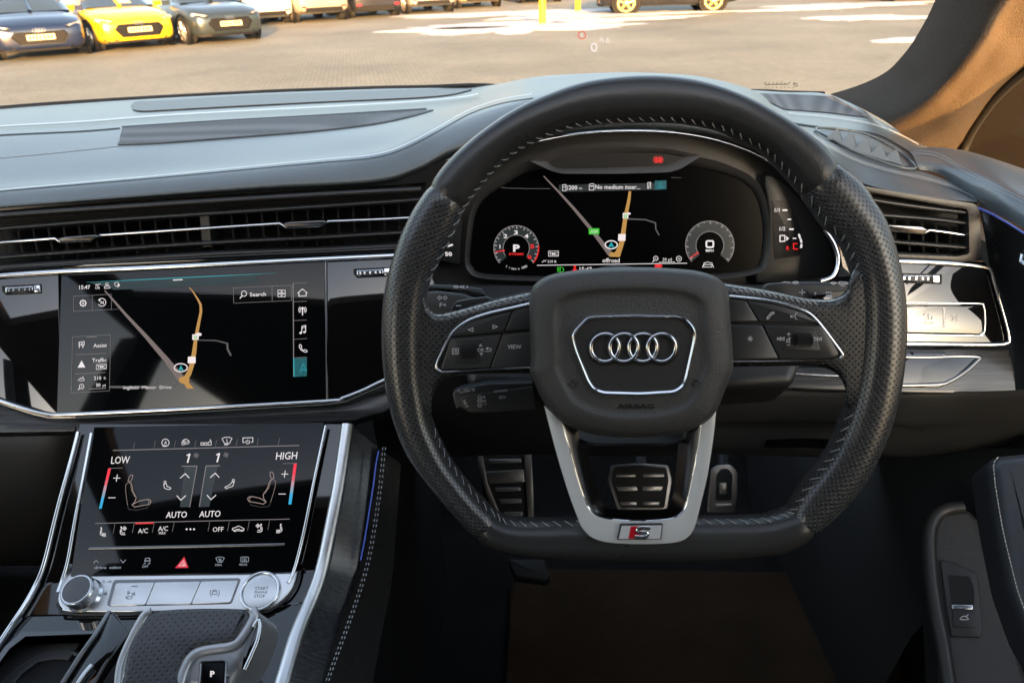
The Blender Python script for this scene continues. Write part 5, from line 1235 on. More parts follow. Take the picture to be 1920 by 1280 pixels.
# ================================================================== PEDALS
def pedal(name, label, outline, P_, slots, frames, extra=None):
    t = thing(name, label, 'pedal', P_.p)
    o = obj('plate', MB().prism(fillet(outline, 6, 4), P_, 0, .008, r=.002), M['steel'], t)
    obj('rubber_pad', MB().prism(fillet(frames, 5, 4), P_, .002, .006, r=.0015), M['rubber'], t)
    for s_ in slots: obj('grip_stud', MB().prism(fillet(s_, 2, 3), P_, .004, .005, r=.001), M['steel'], t)
    obj('arm', MB().tube([P_.hit(sum(p[0] for p in outline) / len(outline), min(p[1] for p in outline) + 6, -.01), P_.hit(sum(p[0] for p in outline) / len(outline), min(p[1] for p in outline) - 90, -.10)], .01, 8), M['black'], t)
    return t
PP = PL(950, 915, 1.22, 52, 0)
fr = thing('footrest', 'steel edged footrest with black ribbed inserts left of the brake pedal', 'footrest', PP.p)
obj('backing', MB().prism([(898,852),(996,848),(1000,1000),(935,990),(905,930)], PP, -.004, .02), M['rubber'], fr)
obj('steel_edge', MB().prism([(895,853),(904,852),(914,905),(932,950),(945,985),(932,980),(912,930),(900,890)], PP, .003, .006, r=.001), M['steel'], fr)
obj('steel_edge', MB().prism([(983,850),(996,849),(1000,920),(1001,1000),(992,1000),(986,920)], PP, .003, .006, r=.001), M['steel'], fr)
for a in ([(916,861),(977,860),(977,867),(916,868)], [(908,884),(982,880),(984,904),(918,906)], [(928,914),(976,913),(976,920),(930,921)], [(936,936),(978,935),(978,943),(938,944)], [(944,960),(980,959),(980,967),(946,968)]):
    obj('steel_insert', MB().prism(fillet(a, 2, 3), PP, .002, .005, r=.001), M['steel'], fr)
BP = PL(1200, 915, 1.17, 50)
pedal('brake_pedal', 'wide brake pedal with bright grip studs seen through the lower wheel spoke', [(1146,872),(1200,868),(1254,872),(1261,900),(1252,956),(1158,956),(1140,900)], BP,
      [[(1155,888),(1192,888),(1192,894),(1155,894)], [(1206,888),(1246,888),(1246,894),(1206,894)], [(1156,911),(1194,911),(1196,920),(1160,920)], [(1204,911),(1244,911),(1240,920),(1206,920)], [(1162,940),(1194,940),(1194,947),(1164,947)], [(1206,940),(1238,940),(1236,947),(1206,947)]],
      [(1152,876),(1200,872),(1250,876),(1254,900),(1246,952),(1164,952),(1147,900)])
AP = PL(1357, 910, 1.2, 55)
pedal('accelerator_pedal', 'narrow steel accelerator pedal to the right of the lower wheel spoke', [(1334,880),(1345,872),(1370,870),(1384,884),(1384,930),(1378,962),(1326,962),(1328,930)], AP,
      [[(1349,905),(1363,905),(1362,926),(1350,926)], [(1342,944),(1374,944),(1372,952),(1340,952)]], [(1344,890),(1352,878),(1366,878),(1374,890),(1372,938),(1342,938)])

# ================================================================== DRIVER DOOR
door = thing('driver_door', 'dark driver door with leather top, wood inlay and stitched armrest at the right edge', 'car door', (.6, .6, .6))
# stitched leather top
dc = [[(1706,285,.86),(1712,292,.82),(1718,306,.79),(1722,318,.785)], [(1745,276,.86),(1752,290,.82),(1762,310,.78),(1768,330,.77)], [(1806,282,.84),(1812,312,.76),(1822,345,.72),(1836,384,.70)], [(1870,300,.80),(1876,335,.70),(1882,375,.66),(1890,412,.645)], [(1935,322,.76),(1940,366,.65),(1946,405,.61),(1950,450,.59)], [(2050,360,.66),(2055,420,.56),(2060,480,.52),(2060,540,.50)]]
dm = loft(dc, 8, 6); dt = obj('leather_top', dm, M['pad'], door, ang=70); DD = Drape(dm)
k = Ink(DD, .0006); P1 = cat([Vector(p) for p in [(1718,283),(1760,290),(1810,318),(1870,350),(1930,380)]], 5)
k.stitch(P1, 5, 3.6, 1.1); k.stitch([p + Vector((0, 6)) for p in P1], 5, 3.6, 1.1); ink('seam', k, M['threadg'], dt)
dw = loft([[(1834,384,.71),(1846,440,.69),(1856,500,.68),(1880,580,.68),(1900,640,.68),(1908,740,.68)], [(1880,412,.68),(1890,470,.66),(1896,540,.65),(1902,620,.65),(1912,690,.65),(1916,740,.65)], [(1990,470,.58),(1990,520,.57),(1990,600,.57),(1990,640,.57),(1990,700,.57),(1990,740,.57)]], 8, 6)
obj('wood_inlay', dw, M['wood'], door, ang=70)
obj('ambient_light_strip', MB().tube([PZ(*p[:2], p[2]) for p in [(1833,389,.703),(1860,401,.68),(1890,418,.655),(1925,440,.625),(1960,463,.60)]], .0010, 6), EM['lit_strip'], door, ang=60)
obj('handle_edge', MB().tube([PZ(*p) for p in [(1925,468,.60),(1916,476,.605),(1914,490,.605),(1926,498,.60)]], .0015, 6), M['chrome'], door)
# lower door skin
lo = loft([[(1640,840,.95),(1650,900,.92),(1700,960,.86),(1715,1040,.80),(1730,1140,.74),(1745,1300,.68)], [(1760,830,.80),(1780,900,.78),(1800,945,.76),(1810,1020,.74),(1820,1140,.70),(1830,1300,.66)], [(1850,745,.68),(1852,860,.66),(1860,940,.64),(1870,1040,.62),(1890,1160,.60),(1910,1300,.58)], [(1990,740,.56),(1990,860,.55),(1990,940,.54),(1990,1040,.53),(1990,1160,.52),(1990,1300,.51)]], 8, 6)
obj('lower_skin', lo, M['trimdark'], door, ang=70)
AR = PL(1900, 1000, .55, 40, -25)
ao = fillet([(1853,868),(1872,850),(1990,838),(1990,1300),(1935,1210),(1898,1110),(1870,980)], [14,16,0,0,20,20,20], 6)
am = MB().prism(ao, AR, 0, .05, r=.014, seg=7); ar = obj('armrest', am, mat('armrest_leather', (.030, .032, .037), .36, bump=.3, bscale=1500, dist=.0003), door, ang=70)
k = Ink(AR, -.0035); pth = cat([Vector(p) for p in [(1872,856),(1864,868),(1864,885),(1868,920),(1880,990),(1894,1050),(1908,1105),(1924,1150)]], 5)
k.stitch(pth, 8, 6, 1.7); k.s = AR; k.off = -.010; k.stitch([p + Vector((-9, 6)) for p in pth], 8, 6, 1.6); ink('stitching', k, M['thread'], ar)
# sill trim and tailgate switch
TP = PL(1800, 1120, .72, 30, -30)
tr = obj('pillar_trim', MB().prism(cat([Vector(p) for p in [(1742,1010),(1752,968),(1775,950),(1804,948),(1830,965),(1862,1010),(1880,1100),(1905,1200),(1930,1330),(1790,1330),(1768,1200),(1750,1100)]], 4, True), TP, 0, .03, r=.008, seg=5), M['vinyl'], door)
obj('door_seal', MB().tube([TP.hit(p.x, p.y, .002) for p in cat([Vector(p) for p in [(1806,950),(1770,956),(1750,975),(1742,1010),(1746,1080),(1756,1150),(1770,1220),(1786,1330)]], 5)], .007, 10), M['bezel'], door, ang=60)
tg = thing('tailgate_switch', 'small tailgate release switch with silver bar and car symbol on the door lower trim', 'switch', TP.hit(1808, 1130))
obj('surround', MB().prism(fillet([(1763,1048),(1790,1055),(1832,1075),(1838,1120),(1843,1180),(1838,1194),(1784,1192),(1772,1120)], 5, 4), TP, .003, .004, r=.001), M['bezel'], tg)
obj('finger_well', MB().prism(fillet([(1777,1077),(1818,1080),(1826,1100),(1827,1132),(1784,1132)], 3, 3), TP, .0034, .001), M['black'], tg)
obj('rocker', MB().prism([(1786,1140),(1826,1141),(1828,1176),(1788,1174)], TP, .0042, .003, r=.0006), M['button'], tg)
obj('silver_bar', MB().prism([(1784,1132),(1825,1133),(1825,1142),(1785,1141)], TP, .006, .004, r=.001), M['chrome'], tg)
k = Ink(TP, .0045); k.line([(1800,1160),(1803,1156),(1808,1154),(1813,1156),(1816,1160),(1812,1161),(1803,1161)], 1.3, True); k.line([(1811,1155),(1816,1151)], 1.3); ink('symbol', k, M['print'], tg)
# side window, its seal and the glass
sw_ = thing('side_window', 'dark driver side window with black rubber seal beyond the windscreen pillar', 'window', (.6, .8, 1.3))
sp1 = [(1804,292,.94),(1812,268,.93),(1822,247,.915),(1838,222,.895),(1860,192,.87),(1890,162,.845),(1935,128,.815),(2000,95,.775)]
obj('seal', MB().tube(cat([PZ(*p) for p in sp1], 5), .0055, 8), M['rubber'], sw_, ang=60)
g_ = [Vector((.602, .93, 1.12))] + cat([PZ(*p) for p in sp1], 3)
obj('pane', MB().grid([g_, [Vector((.615, -.2, p.z)) for p in g_]]), M['sideglass'], sw_, smooth=False)
dmr = thing('door_mirror', 'black door mirror housing seen through the driver side window', 'door mirror', (.8, 1.0, 1.2))
MR = PL(1900, 240, 1.15, 112, -25)
obj('housing', MB().prism(cat([Vector(p) for p in [(1740,430),(1740,250),(1780,130),(1850,50),(1960,0),(2150,-20),(2250,60),(2260,460),(1950,480)]], 4, True), MR, 0, .12, r=.03, seg=6), mat('mirror_housing', (.006, .005, .0045), .45, spec=.25), dmr, ang=60)

# ================================================================== PILLAR + WINDSCREEN
pil = thing('windscreen_pillar', 'suede covered windscreen pillar with one side in low orange sunlight', 'pillar', (.6, 1.0, 1.3))
E0 = [(1556,177,1.20),(1610,160,1.15),(1660,136,1.09),(1692,105,1.03),(1716,72,.99),(1740,30,.95),(1756,-5,.91),(1790,-80,.85)]
E1 = [(1600,196,1.08),(1650,178,1.03),(1692,152,.98),(1722,120,.93),(1748,85,.89),(1772,45,.85),(1792,-5,.82),(1830,-80,.77)]
E2 = [(1660,228,.955),(1702,208,.915),(1744,178,.875),(1776,148,.845),(1806,112,.812),(1838,64,.78),(1868,4,.75),(1910,-72,.70)]
E3 = [(1700,258,.94),(1738,235,.91),(1770,205,.88),(1800,172,.855),(1832,132,.825),(1862,85,.795),(1890,30,.77),(1950,-60,.72)]
E4 = [(1735,276,.93),(1768,255,.91),(1795,228,.885),(1826,194,.86),(1858,155,.835),(1890,112,.805),(1925,66,.78),(2000,-20,.73)]
E5 = [(1806,286,.95),(1814,268,.935),(1824,247,.92),(1840,222,.90),(1862,192,.875),(1892,162,.85),(1937,128,.82),(2002,95,.78)]
rows = [cat([PZ(*p) for p in r], 6) for r in (E0, E1, E2, E3, E4, E5)]
pm = MB().grid([cat(list(c), 4) for c in zip(*rows)]); obj('suede_cover', pm, M['suede'], pil, ang=80)
ws = thing('windscreen', 'clear raked windscreen with etched marks near its lower right corner', 'windscreen', (0, 1.2, 1.35))
bot = [(-1.15, 1.22, 1.19), (-.7, 1.35, 1.21), (-.3, 1.42, 1.22), (.1, 1.42, 1.22), (.4, 1.38, 1.21), (.85, 1.28, 1.19)]
top = [(-.85, .50, 1.70), (-.6, .58, 1.71), (-.3, .62, 1.72), (0, .62, 1.72), (.25, .58, 1.71), (.50, .50, 1.70)]
A_, B_ = cat([Vector(p) for p in bot], 4), cat([Vector(p) for p in top], 4)
gm = MB().grid([[a.lerp(b, t / 8) + Vector((0, 0, .05 * math.sin(math.pi * t / 8))) for a, b in zip(A_, B_)] for t in range(9)])
gl_ = obj('pane', gm, M['screen'], ws, ang=80); DG = Drape(gm)
k = Ink(DG, .001); 
for i, x in enumerate([1433,1440,1448,1455,1463,1470,1478,1486]): k.line([(x, 156 + (i % 2)), (x + 4, 153 + (i % 3))], 1.0); k.line([(x, 162), (x + 3, 164)], .8)
k.circ((1492,158), 3, 1.2, n=10); k.line([(1434,158),(1478,157)], 1.2); ink('etched_mark', k, mat('etch_grey', (.08, .08, .08), .6), gl_)
k = Ink(DG, .0012); k.circ((1091,65), 7, 2.4); ink('projected_limit_ring', k, emat('projected_red', (1, .25, .2), .9), gl_)
k = Ink(DG, .0012); k.circ((1114,88), 5, 2.6, 7); k.text('0', 1091, 65, 5, bold=.02); k.line([(1124,78),(1128,70),(1132,78)], 1.5); k.line([(1136,79),(1140,70)], 1.5); k.circ((1140,76), 3, 1, n=8); ink('projected_speed', k, emat('projected_white', (1, .9, .85), 1.0), gl_)
# cowl strip behind the dash edge
cw = thing('scuttle_seal', 'thin black rubber seal along the foot of the windscreen', 'seal', (0, 1.25, 1.3))
obj('strip', MB().tube(cat([PY(*p) for p in [(-170,224,1.13),(0,203,1.16),(250,185.5,1.21),(500,172.5,1.24),(700,165.5,1.25),(800,163.5,1.25),(905,160.5,1.21),(1000,170,1.2),(1200,180,1.2),(1400,172,1.15),(1470,174,1.15),(1545,176,1.15)]], 5), .0035, 6), M['rubber'], cw, ang=60)

# ================================================================== BODY SHELL round the camera
shell = thing('car_body_shell', 'dark car body shell with roof, pillars, added sun block and pale bounce wall around the dashboard', 'car body', (-.25, 0, .4))
def bx(name, x0, x1, y0, y1, z0, z1, m, par): return obj(name, MB().box(((x0 + x1) / 2, (y0 + y1) / 2, (z0 + z1) / 2), (x1 - x0, y1 - y0, z1 - z0)), m, par, smooth=False)
RF = M['suede']
bx('roof_lining', -1.0, .64, .50, .60, 1.70, 1.74, RF, shell); bx('roof_lining', -1.0, -.85, .10, .50, 1.70, 1.74, RF, shell); bx('roof_lining', .42, .64, .10, .50, 1.70, 1.74, RF, shell); bx('roof_lining', -1.0, .64, -1.5, .10, 1.70, 1.74, RF, shell)
bx('pale_bounce_wall', -1.05, .66, -1.54, -1.5, .5, 1.74, mat('pale_bounce_finish', (.50, .52, .55), .6), shell)  # added pale wall, out of view, for the silver spoke to reflect
bx('centre_pillar', .58, .68, -.42, -.22, .9, 1.72, M['trimdark'], shell); bx('centre_pillar', -1.08, -1.0, -.42, -.22, .9, 1.72, M['trimdark'], shell)
bx('passenger_door_skin', -1.10, -1.06, -1.5, 1.2, .45, 1.18, M['trimdark'], shell); bx('driver_door_skin', .66, .70, -1.5, 1.2, .45, 1.14, M['trimdark'], shell)
bx('passenger_floor', -1.05, -.33, -1.5, 1.4, .48, ZF - .01, M['carpet'], shell); bx('rear_floor', -.33, .62, -1.5, -.4, .48, ZF - .01, M['carpet'], shell)

bx('sun_block_panel', .62, .70, -1.5, -.22, 1.1, 1.74, M['trimdark'], shell)  # added opaque panel, out of view, keeps the sun off wheel and dash
# passenger side below the dashboard
pk = thing('passenger_footwell', 'black passenger footwell left of the centre console', 'footwell', (-.8, .8, .6))
obj('knee_panel', loft([[(-170,812,.70),(-170,860,.69),(-170,960,.70),(-170,1040,.80),(-170,1060,1.0)], [(0,806,.70),(0,860,.69),(0,960,.70),(0,1040,.80),(0,1060,1.0)], [(100,800,.70),(110,860,.69),(100,960,.71),(90,1040,.82),(90,1060,1.0)], [(200,800,.72),(200,860,.74),(200,960,.76),(200,1040,.9),(200,1060,1.0)]]), M['trimdark'], pk, ang=70)
obj('console_side', MB().grid([[SF.hit(p.x, p.y, -.006) + Vector((-.004 - .03 * k_, 0, -.16 * k_)) for k_ in range(4)] for p in cat([Vector(p) for p in [(150,795),(130,880),(108,970),(84,1065),(50,1130),(0,1200),(-60,1290)]], 3)]), M['trimdark'], pk, ang=60)

obj('rocker_trim', MB().grid([[PZ(1640,850,.98),PZ(1700,1000,.93),PZ(1730,1140,.88),PZ(1740,1400,.80)],[PZ(1760,840,.86),PZ(1780,1000,.82),PZ(1790,1140,.78),PZ(1800,1400,.72)],[PZ(2000,840,.70),PZ(2000,1000,.68),PZ(2000,1140,.66),PZ(2000,1400,.64)]]), M['trimdark'], door)
# ================================================================== OUTSIDE
def GR(u, v):
    d = ray(u, v); return CAM + d * (-CAM.z / d.z)
m_, nt_, b_ = newmat('block_paving'); N = nt_.nodes; Lk = nt_.links; setp(b_, Roughness=.75)
tc = N.new('ShaderNodeTexCoord'); mp = N.new('ShaderNodeMapping'); mp.inputs['Rotation'].default_value = (0, 0, .6); Lk.new(tc.outputs['Object'], mp.inputs[0])
br = N.new('ShaderNodeTexBrick'); br.inputs['Scale'].default_value = 5; br.inputs['Mortar Size'].default_value = .03; br.inputs['Color1'].default_value = (.160, .162, .128, 1); br.inputs['Color2'].default_value = (.215, .215, .170, 1); br.inputs['Mortar'].default_value = (.10, .085, .07, 1)
Lk.new(mp.outputs[0], br.inputs['Vector']); nz = N.new('ShaderNodeTexNoise'); nz.inputs['Scale'].default_value = .35; nz.inputs['Detail'].default_value = 8; Lk.new(tc.outputs['Object'], nz.inputs['Vector'])
mr = N.new('ShaderNodeMapRange'); mr.inputs[1].default_value = .3; mr.inputs[2].default_value = .7; mr.inputs[3].default_value = .7; mr.inputs[4].default_value = 1.2; Lk.new(nz.outputs['Fac'], mr.inputs[0])
mx = N.new('ShaderNodeVectorMath'); mx.operation = 'SCALE'; Lk.new(br.outputs['Color'], mx.inputs[0]); Lk.new(mr.outputs[0], mx.inputs['Scale']); Lk.new(mx.outputs[0], b_.inputs['Base Color'])
g = obj('ground', MB().add([(-220, -220, 0), (220, -220, 0), (220, 220, 0), (-220, 220, 0)], [(0, 1, 2, 3)]), m_, smooth=False); tag(g, 'buff block paved forecourt', 'ground', kind='structure')
M['snow'] = mat('snow_and_wet_sheen', (.37, .38, .40), .6, bump=.5, bscale=6, dist=.03)
mb = MB()
from mathutils import noise
def patch(c, rx, ry, sd):
    n = 90; p0 = GR(*c); L = []
    for sc, h in ((1, .004), (.95, .02), (.7, .035)):
        r = []
        for i in range(n):
            a = 6.28318 * i / n; d = Vector((math.cos(a) * rx, math.sin(a) * ry, 0))
            q = 1 + .55 * noise.noise(d * .9 + Vector((sd, 0, 0))) + .35 * noise.noise(d * 2.7 + Vector((0, sd, 0))) + .2 * noise.noise(d * 7)
            r.append(Vector((p0.x + d.x * q * sc, p0.y + d.y * q * sc, h)))
        L.append(r)
    mb.loops(L, cap0=False)
patch((955,53), 2.5, 1.7, 1); patch((850,56), 1.6, .5, 2); patch((1080,40), 3.0, .9, 3); patch((960,26), 3.6, 1.2, 5); patch((1150,28), 3.4, .8, 6); patch((1620,34), 1.3, .8, 8); patch((1600,10), 2.4, 1.0, 9); patch((1740,75), 1.1, .4, 11); patch((1500,18), 1.5, .5, 13)  # right-hand patches are wet reflections built as pale shapes
sn = obj('snow', mb, M['snow']); tag(sn, 'thin patches of old snow on the block paving, right-hand ones standing for wet reflections', 'snow', kind='stuff')

# ---- parked cars
M['tyre'] = mat('tyre_rubber', (.012, .012, .012), .8); M['alloy'] = mat('alloy_wheel', (.55, .53, .5), .3, metal=.9); M['cglass'] = mat('car_window_glass', (.02, .03, .035), .04, coat=1)
M['plate'] = mat('front_number_plate', (.45, .42, .30), .5); M['rplate'] = mat('rear_number_plate', (.85, .42, .02), .5); M['lens'] = mat('headlight_lens', (.25, .27, .30), .08, coat=1); M['tail'] = mat('tail_light_lens', (.45, .01, .02), .1, coat=1); M['grille_b'] = mat('car_grille_black', (.005, .005, .0055), .6, spec=.2)
def paint(n, c, metal=.35): return mat(n, c, .3, metal=metal, coat=1.0)
def car(label, front, at, rot, m, L=4.35, W=1.80, H=1.44, suv=0.0, sheet=False, far=False):
    """front bumper (or the tail) stands at 'at'; the car reaches away from the camera"""
    t = thing('parked_car', label, 'car', (at.x, at.y, 0), group='cars parked in rows beyond the windscreen')
    t.rotation_euler = (0, 0, rot); t.scale = (1, 1, .9 if front else 1)
    def add(nm, mb, mt, par=None, lab=None, sm=True, ang=40):
        o = obj(nm, mb, mt, None, smooth=sm, ang=ang, label=lab); o.parent = par or t; return o
    hw = W / 2; H = H + suv; gc = .17 + suv * .4
    # stations along the car: y from 0 (end nearest) to L ; half width, sill, shoulder, bonnet/roof base height
    if front: st = [(0,.62,.30,.60,.62),(.04,.80,.24,.66,.70),(.15,.90,.20,.72,.78),(.45,.97,.18,.78,.90),(1.0,1,.17,.86,.98),(1.35,1,.17,.92,1.02),(2.2,1,.17,.95,1.03),(3.2,1,.17,.97,1.04),(L - .5,.98,.20,.96,1.03),(L - .12,.93,.26,.92,.98),(L,.80,.34,.86,.90)]
    else: st = [(0,.78,.34,.86,.95),(.05,.90,.28,.92,1.0),(.2,.97,.22,.96,1.04),(.6,1,.18,.97,1.05),(1.4,1,.17,.96,1.04),(2.4,1,.17,.94,1.02),(3.1,1,.17,.90,1.0),(3.6,.98,.18,.84,.93),(L - .35,.95,.19,.76,.84),(L - .1,.85,.24,.68,.74),(L,.65,.30,.60,.62)]
    rows = []
    for y, w, z0, z1, z2 in st:
        x = hw * w; z0 += gc - .17; z1 += suv * .6; z2 += suv * .6
        q = [(0, z0), (x * .82, z0), (x * .97, z0 + .10), (x, lerp(z0, z1, .55)), (x * .985, z1), (x * .90, lerp(z1, z2, .75)), (x * .6, z2), (0, z2 + .01)]
        rows.append([(a, y, b) for a, b in q] + [(-a, y, b) for a, b in reversed(q[1:-1])])
    rr = [cat(list(c), 3) for c in zip(*rows)]; rr = [list(r) for r in zip(*rr)]
    body = add('body', MB().loops(rr), m, ang=50)
    zb = (1.0 + suv * .6)
    # greenhouse
    if front: gs_ = [(1.02,.80,0),(1.75,.70,.36),(2.3,.67,.42),(3.2,.67,.40),(3.75,.72,.22),(L - .25,.76,0)]
    else: gs_ = [(.22,.76,0),(.55,.70,.24),(.95,.67,.38),(1.8,.67,.42),(2.5,.70,.37),(3.3,.80,0)]
    hgt = H - zb; rows = []
    for y, w, h in gs_:
        x = hw * w; h = h / .42 * hgt; lowx = hw * .86
        rows.append([(lowx, y, zb - .04), (lerp(lowx, x, .8), y, zb + h * .8), (x * .8, y, zb + h * .97), (0, y, zb + h), (-x * .8, y, zb + h * .97), (-lerp(lowx, x, .8), y, zb + h * .8), (-lowx, y, zb - .04)])
    rr = [cat(list(c), 3) for c in zip(*rows)]; rr = [list(r) for r in zip(*rr)]
    add('window', MB().grid(rr), M['cglass'], ang=60)
    yy = [g_[0] for g_ in gs_]; i0, i1 = (1, 3) if front else (2, 4)
    n = len(rr); a, b = 3 * i0 - 1, 3 * i1 + 2
    roof = [[(p.x * 1.0, p.y, p.z + .012) for p in r[2 * 3 - 2:4 * 3 + 3]] for r in rr[a:b]]
    add('roof', MB().grid(roof), m, ang=60)
    for sx in (1, -1):   # pillars
        for pth in ([rr[0][1 * 3 if sx > 0 else -4], rr[3][3 if sx > 0 else -4], rr[a][5 if sx > 0 else -6]], [rr[-1][3 if sx > 0 else -4], rr[-4][3 if sx > 0 else -4], rr[b - 1][5 if sx > 0 else -6]]):
            add('window_pillar', MB().tube([Vector(p) + Vector((0, 0, .008)) for p in pth], .045, 6), m)
    # wheels
    for yw in ((.82, L - .85)):
        for sx in (1, -1):
            R_ = .33 + suv * .15; c = Vector((sx * (hw - .02), yw, R_))
            wh = add('wheel', MB().disc3(c + Vector((sx * .02, 0, 0)), (sx, 0, 0), R_, .22, 28, bev=.03), M['tyre'])
            add('arch', MB().torus(c + Vector((-sx * .01, 0, .01)), (1, 0, 0), R_ + .05, .05, 28, 6), M['grille_b'], ang=60)
            if True:
                mbw = MB().torus(c + Vector((sx * .025, 0, 0)), (sx, 0, 0), R_ * .70, .018, 24, 6)
                for a_ in range(5):
                    an = a_ * 1.2566 + .3; d = Vector((0, math.cos(an), math.sin(an)))
                    mbw.tube([c + Vector((sx * .03, 0, 0)), c + Vector((sx * .028, 0, 0)) + d * R_ * .68], [.05, .03], 6)
                add('rim', mbw, M['alloy'], wh, ang=60)
    def plate_at(z, w, h, y, mt, nm, par=None): return add(nm, MB().box((0, y, z), (w, .02, h)), mt, par, sm=False)
    if front:
        gh = suv * .4
        gp_ = [(-.44,.62+gh),(.44,.62+gh),(.52,.52+gh),(.40,.34+gh),(-.40,.34+gh),(-.52,.52+gh)]
        grl = add('grille', MB().loops([[Vector((x, .10, z)) for x, z in gp_], [Vector((x, -.012, z)) for x, z in gp_], [Vector((x * .94, -.022, .48 + gh + (z - .48 - gh) * .94)) for x, z in gp_]]), M['grille_b'], sm=False)
        add('grille_frame', MB().tube([Vector((x * 1.01, -.02, z)) for x, z in gp_], .014, 6, closed=True), M['darkchrome'] if 'yellow' not in label else M['grille_b'], grl)
        plt = plate_at(.49 + gh, .52, .115, -.035, M['plate'], 'number_plate')
        kmb = MB()
        for i in range(7): kmb.box((-.2 + i * .062 + (.02 if i > 3 else 0), -.047, .49 + gh), (.035, .004, .07))
        add('character', kmb, M['grille_b'], plt, sm=False).name = 'lettering'
        for i in range(4): add('badge_ring', MB().torus((-.08 + i * .053, -.03, .635 + gh), (0, 1, 0), .036, .007, 20, 6), M['chrome'], grl)
        for sx in (1, -1):
            q = [(.50,.70),(.60,.655),(.76,.66),(.83,.72),(.80,.775),(.60,.73)]
            hl = add('headlight', MB().loops([[Vector((sx * x, .05 + (x - .5) * .55 + .1, z + gh)) for x, z in q], [Vector((sx * x, -.02 + (x - .5) * .55, z + gh)) for x, z in q]]), M['lens'], sm=False)
            add('light_blade', MB().tube([Vector((sx * x, -.03 + (x - .5) * .55, z + gh)) for x, z in [(.52,.70),(.62,.67),(.78,.685)]], .012, 5), M['grille_b'], hl)
            q = [(.50,.26),(.76,.27),(.80,.45),(.70,.46),(.58,.36)]
            add('air_intake', MB().loops([[Vector((sx * x, .12 + (x - .5) * .4, z + gh)) for x, z in q], [Vector((sx * x, -.012 + (x - .5) * .5, z + gh)) for x, z in q]]), M['grille_b'], sm=False)
            mir = add('door_mirror', MB().dome([(0, 0)] * 0, (0, 0), DS, []) if False else MB().box((sx * (hw + .08), 1.35, 1.02 + suv * .6), (.18, .10, .12)), m, sm=False)
        add('front_splitter', MB().loops([[Vector((x, y, .20 + gh)) for x, y in [(-.72,.10),(-.5,-.015),(.5,-.015),(.72,.10),(.6,.3),(-.6,.3)]], [Vector((x, y, .25 + gh)) for x, y in [(-.72,.10),(-.5,-.02),(.5,-.02),(.72,.10),(.6,.3),(-.6,.3)]]]), M['grille_b'] , sm=False)
        if sheet: 
            add('price_sheet', MB().add([(.05, 1.12, zb + .06), (.30, 1.12, zb + .06), (.28, 1.50, zb + .27), (.05, 1.50, zb + .27)], [(0, 1, 2, 3)]).add([(.05, 1.118, zb + .062), (.30, 1.118, zb + .062), (.28, 1.498, zb + .272), (.05, 1.498, zb + .272)], [(3, 2, 1, 0)]), M['plate'], sm=False)
    else:
        gh = suv * .6
        plate_at(.78 + gh, .52, .12, -.03, M['rplate'], 'number_plate')
        for sx in (1, -1):
            q = [(.52,.88),(.88,.93),(.90,.82),(.70,.78),(.52,.80)]
            add('tail_light', MB().loops([[Vector((sx * x, .25, z + gh)) for x, z in q], [Vector((sx * x, -.005 + max(0, x - .6) * .5, z + gh)) for x, z in q]]), M['tail'], sm=False)
            add('reflector', MB().box((sx * .66, .01, .42 + suv * .4), (.16, .03, .05)), M['tail'], sm=False)
        add('rear_bumper', MB().loops([[Vector((x, y, .26 + suv * .4)) for x, y in [(-.76,.10),(-.55,-.01),(.55,-.01),(.76,.10),(.6,.3),(-.6,.3)]], [Vector((x, y, .40 + suv * .4)) for x, y in [(-.80,.10),(-.58,-.02),(.58,-.02),(.80,.10),(.6,.3),(-.6,.3)]]]), M['grille_b'], sm=False)
    return t
R = math.radians
car('dark blue car facing the camera at the left edge, nearest of the row', True, GR(90, 112), R(34), paint('navy_paint', (.006, .012, .040), .1), W=1.82)
car('bright yellow hatchback with price sheet in its windscreen', True, GR(272, 94), R(42), paint('yellow_paint', (.52, .36, .004), 0), L=4.0, W=1.76, H=1.42, sheet=True)
car('dark grey car parked just right of the yellow hatchback', True, GR(440, 81), R(40), paint('dark_grey_paint', (.018, .026, .030), .1), W=1.80, sheet=True)
car('white car seen from behind next to the dark grey car', False, GR(505, 48), R(30), paint('white_paint', (.55, .56, .55), .1))
car('beige car seen from behind with red tail lights in the second row', False, GR(612, 42), R(30), paint('beige_paint', (.34, .30, .24)), suv=.12)
car('black car seen from behind between the beige and silver cars', False, GR(712, 34), R(26), paint('black_paint', (.02, .022, .03)))
car('silver car seen from behind further along the second row', False, GR(815, 26), R(22), paint('silver_paint', (.42, .43, .42)), suv=.1)
car('cream car seen from behind just left of the yellow bollards', False, GR(905, 16), R(18), paint('cream_paint', (.6, .52, .40), .1))
car('white car half hidden by the yellow bollards', False, GR(1020, 6), R(12), paint('pale_paint', (.6, .58, .55), .1))
c8 = car('black car standing side-on, warm sunlight tinted gold into its alloy wheels', True, GR(1120, 26), R(-94), paint('gloss_black_paint', (.012, .012, .014)), L=4.3, suv=.15)
for o in c8.children:
    if o.name.startswith('wheel'):
        for q in o.children: q.data = q.data.copy(); q.data.materials[0] = M['gold'] if 'gold' in M else M.setdefault('gold', mat('sun_gold_alloy', (.75, .55, .18), .3, metal=.8))  # gold tint paints the warm sunlight into the wheel rims
car('dark car in the far distance at the upper right', False, GR(1740, 2), R(20), paint('charcoal_paint', (.03, .03, .035)), suv=.1)
car('silver car behind the dark blue and yellow cars', False, GR(195, 42), R(20), paint('old_silver_paint', (.3, .32, .34)))
car('pale yellow car behind the yellow hatchback', True, GR(352, 40), R(36), paint('pale_yellow_paint', (.65, .55, .15), .1))
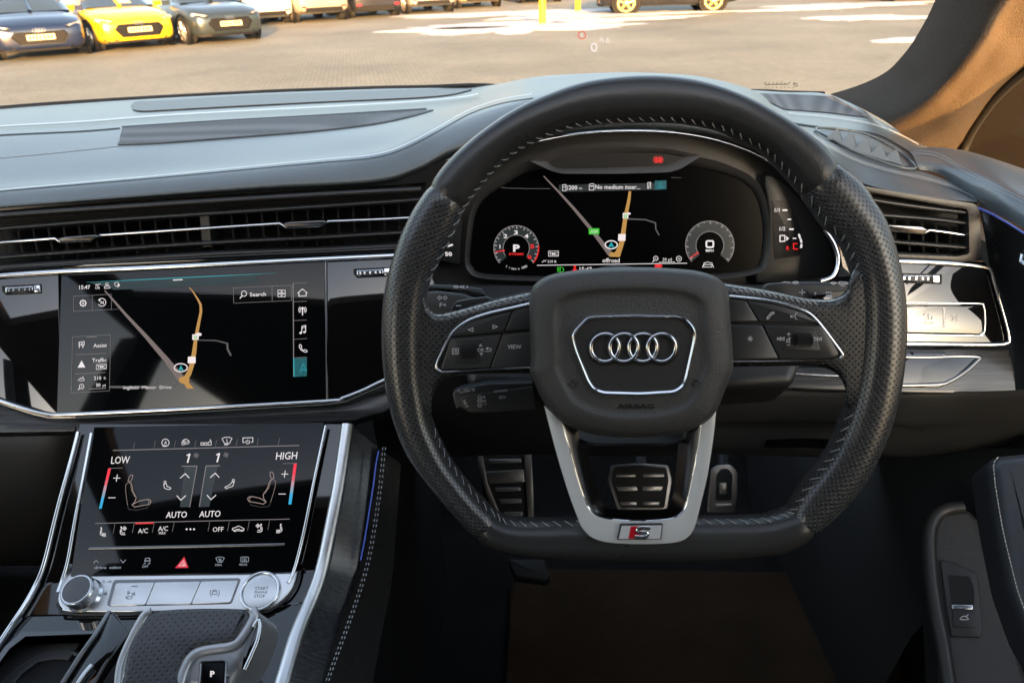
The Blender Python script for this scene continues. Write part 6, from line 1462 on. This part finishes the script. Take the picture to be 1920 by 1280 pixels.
for i, (u, v) in enumerate(((1017, 46), (1083, 22))):
    p = GR(u, v); b = thing('bollard', ['bright yellow round bollard standing in snow, the nearer of two', 'bright yellow round bollard, the farther of two'][i], 'bollard', p, group='yellow bollards')
    obj('post', MB().disc3(p + Vector((0, 0, 1.0)), (0, 0, 1), .09, 1.0, 20, bev=.05), M.setdefault('byellow', mat('bollard_yellow', (.85, .48, .0), .5)), b)
    obj('foot', MB().disc3(p + Vector((0, 0, .05)), (0, 0, 1), .11, .05, 20), M['byellow'], b)

# ================================================================== CAMERA, SKY, SUN
SUN_AZ, SUN_EL = R(SUN[0]), R(SUN[1])
cam = bpy.data.cameras.new('camera'); co = bpy.data.objects.new('camera', cam); COL.objects.link(co)
co.matrix_world = Matrix(((RT.x, UPV.x, -FW.x, CAM.x), (RT.y, UPV.y, -FW.y, CAM.y), (RT.z, UPV.z, -FW.z, CAM.z), (0, 0, 0, 1)))
cam.sensor_width = 36; cam.lens = FPX / 1920 * 36; cam.clip_start = .02; cam.clip_end = 600
cam.dof.use_dof = True; cam.dof.focus_distance = .62; cam.dof.aperture_fstop = 13
S.camera = co
w = bpy.data.worlds.new('World'); S.world = w; w.use_nodes = True; nt = w.node_tree; bg = nt.nodes['Background']
sk = nt.nodes.new('ShaderNodeTexSky'); sk.sky_type = 'NISHITA'; sk.sun_disc = False; sk.sun_elevation = SUN_EL; sk.sun_rotation = SUN_AZ; sk.air_density = 1; sk.dust_density = 5
hs = nt.nodes.new('ShaderNodeHueSaturation'); hs.inputs['Saturation'].default_value = .72; nt.links.new(sk.outputs[0], hs.inputs['Color']); nt.links.new(hs.outputs[0], bg.inputs[0]); bg.inputs[1].default_value = SKYS
sun = bpy.data.lights.new('sun', 'SUN'); so = bpy.data.objects.new('sun', sun); COL.objects.link(so); sun.energy = SUNE; sun.angle = R(.6); sun.color = (1, .46, .10)
d = Vector((math.sin(SUN_AZ) * math.cos(SUN_EL), math.cos(SUN_AZ) * math.cos(SUN_EL), math.sin(SUN_EL)))
so.rotation_euler = d.to_track_quat('Z', 'Y').to_euler()
S.view_settings.view_transform = 'Standard'; S.view_settings.look = 'None'; S.view_settings.exposure = EXPO; S.view_settings.gamma = 1
S.cycles.use_denoising = True; S.cycles.max_bounces = 8; S.cycles.transparent_max_bounces = 12
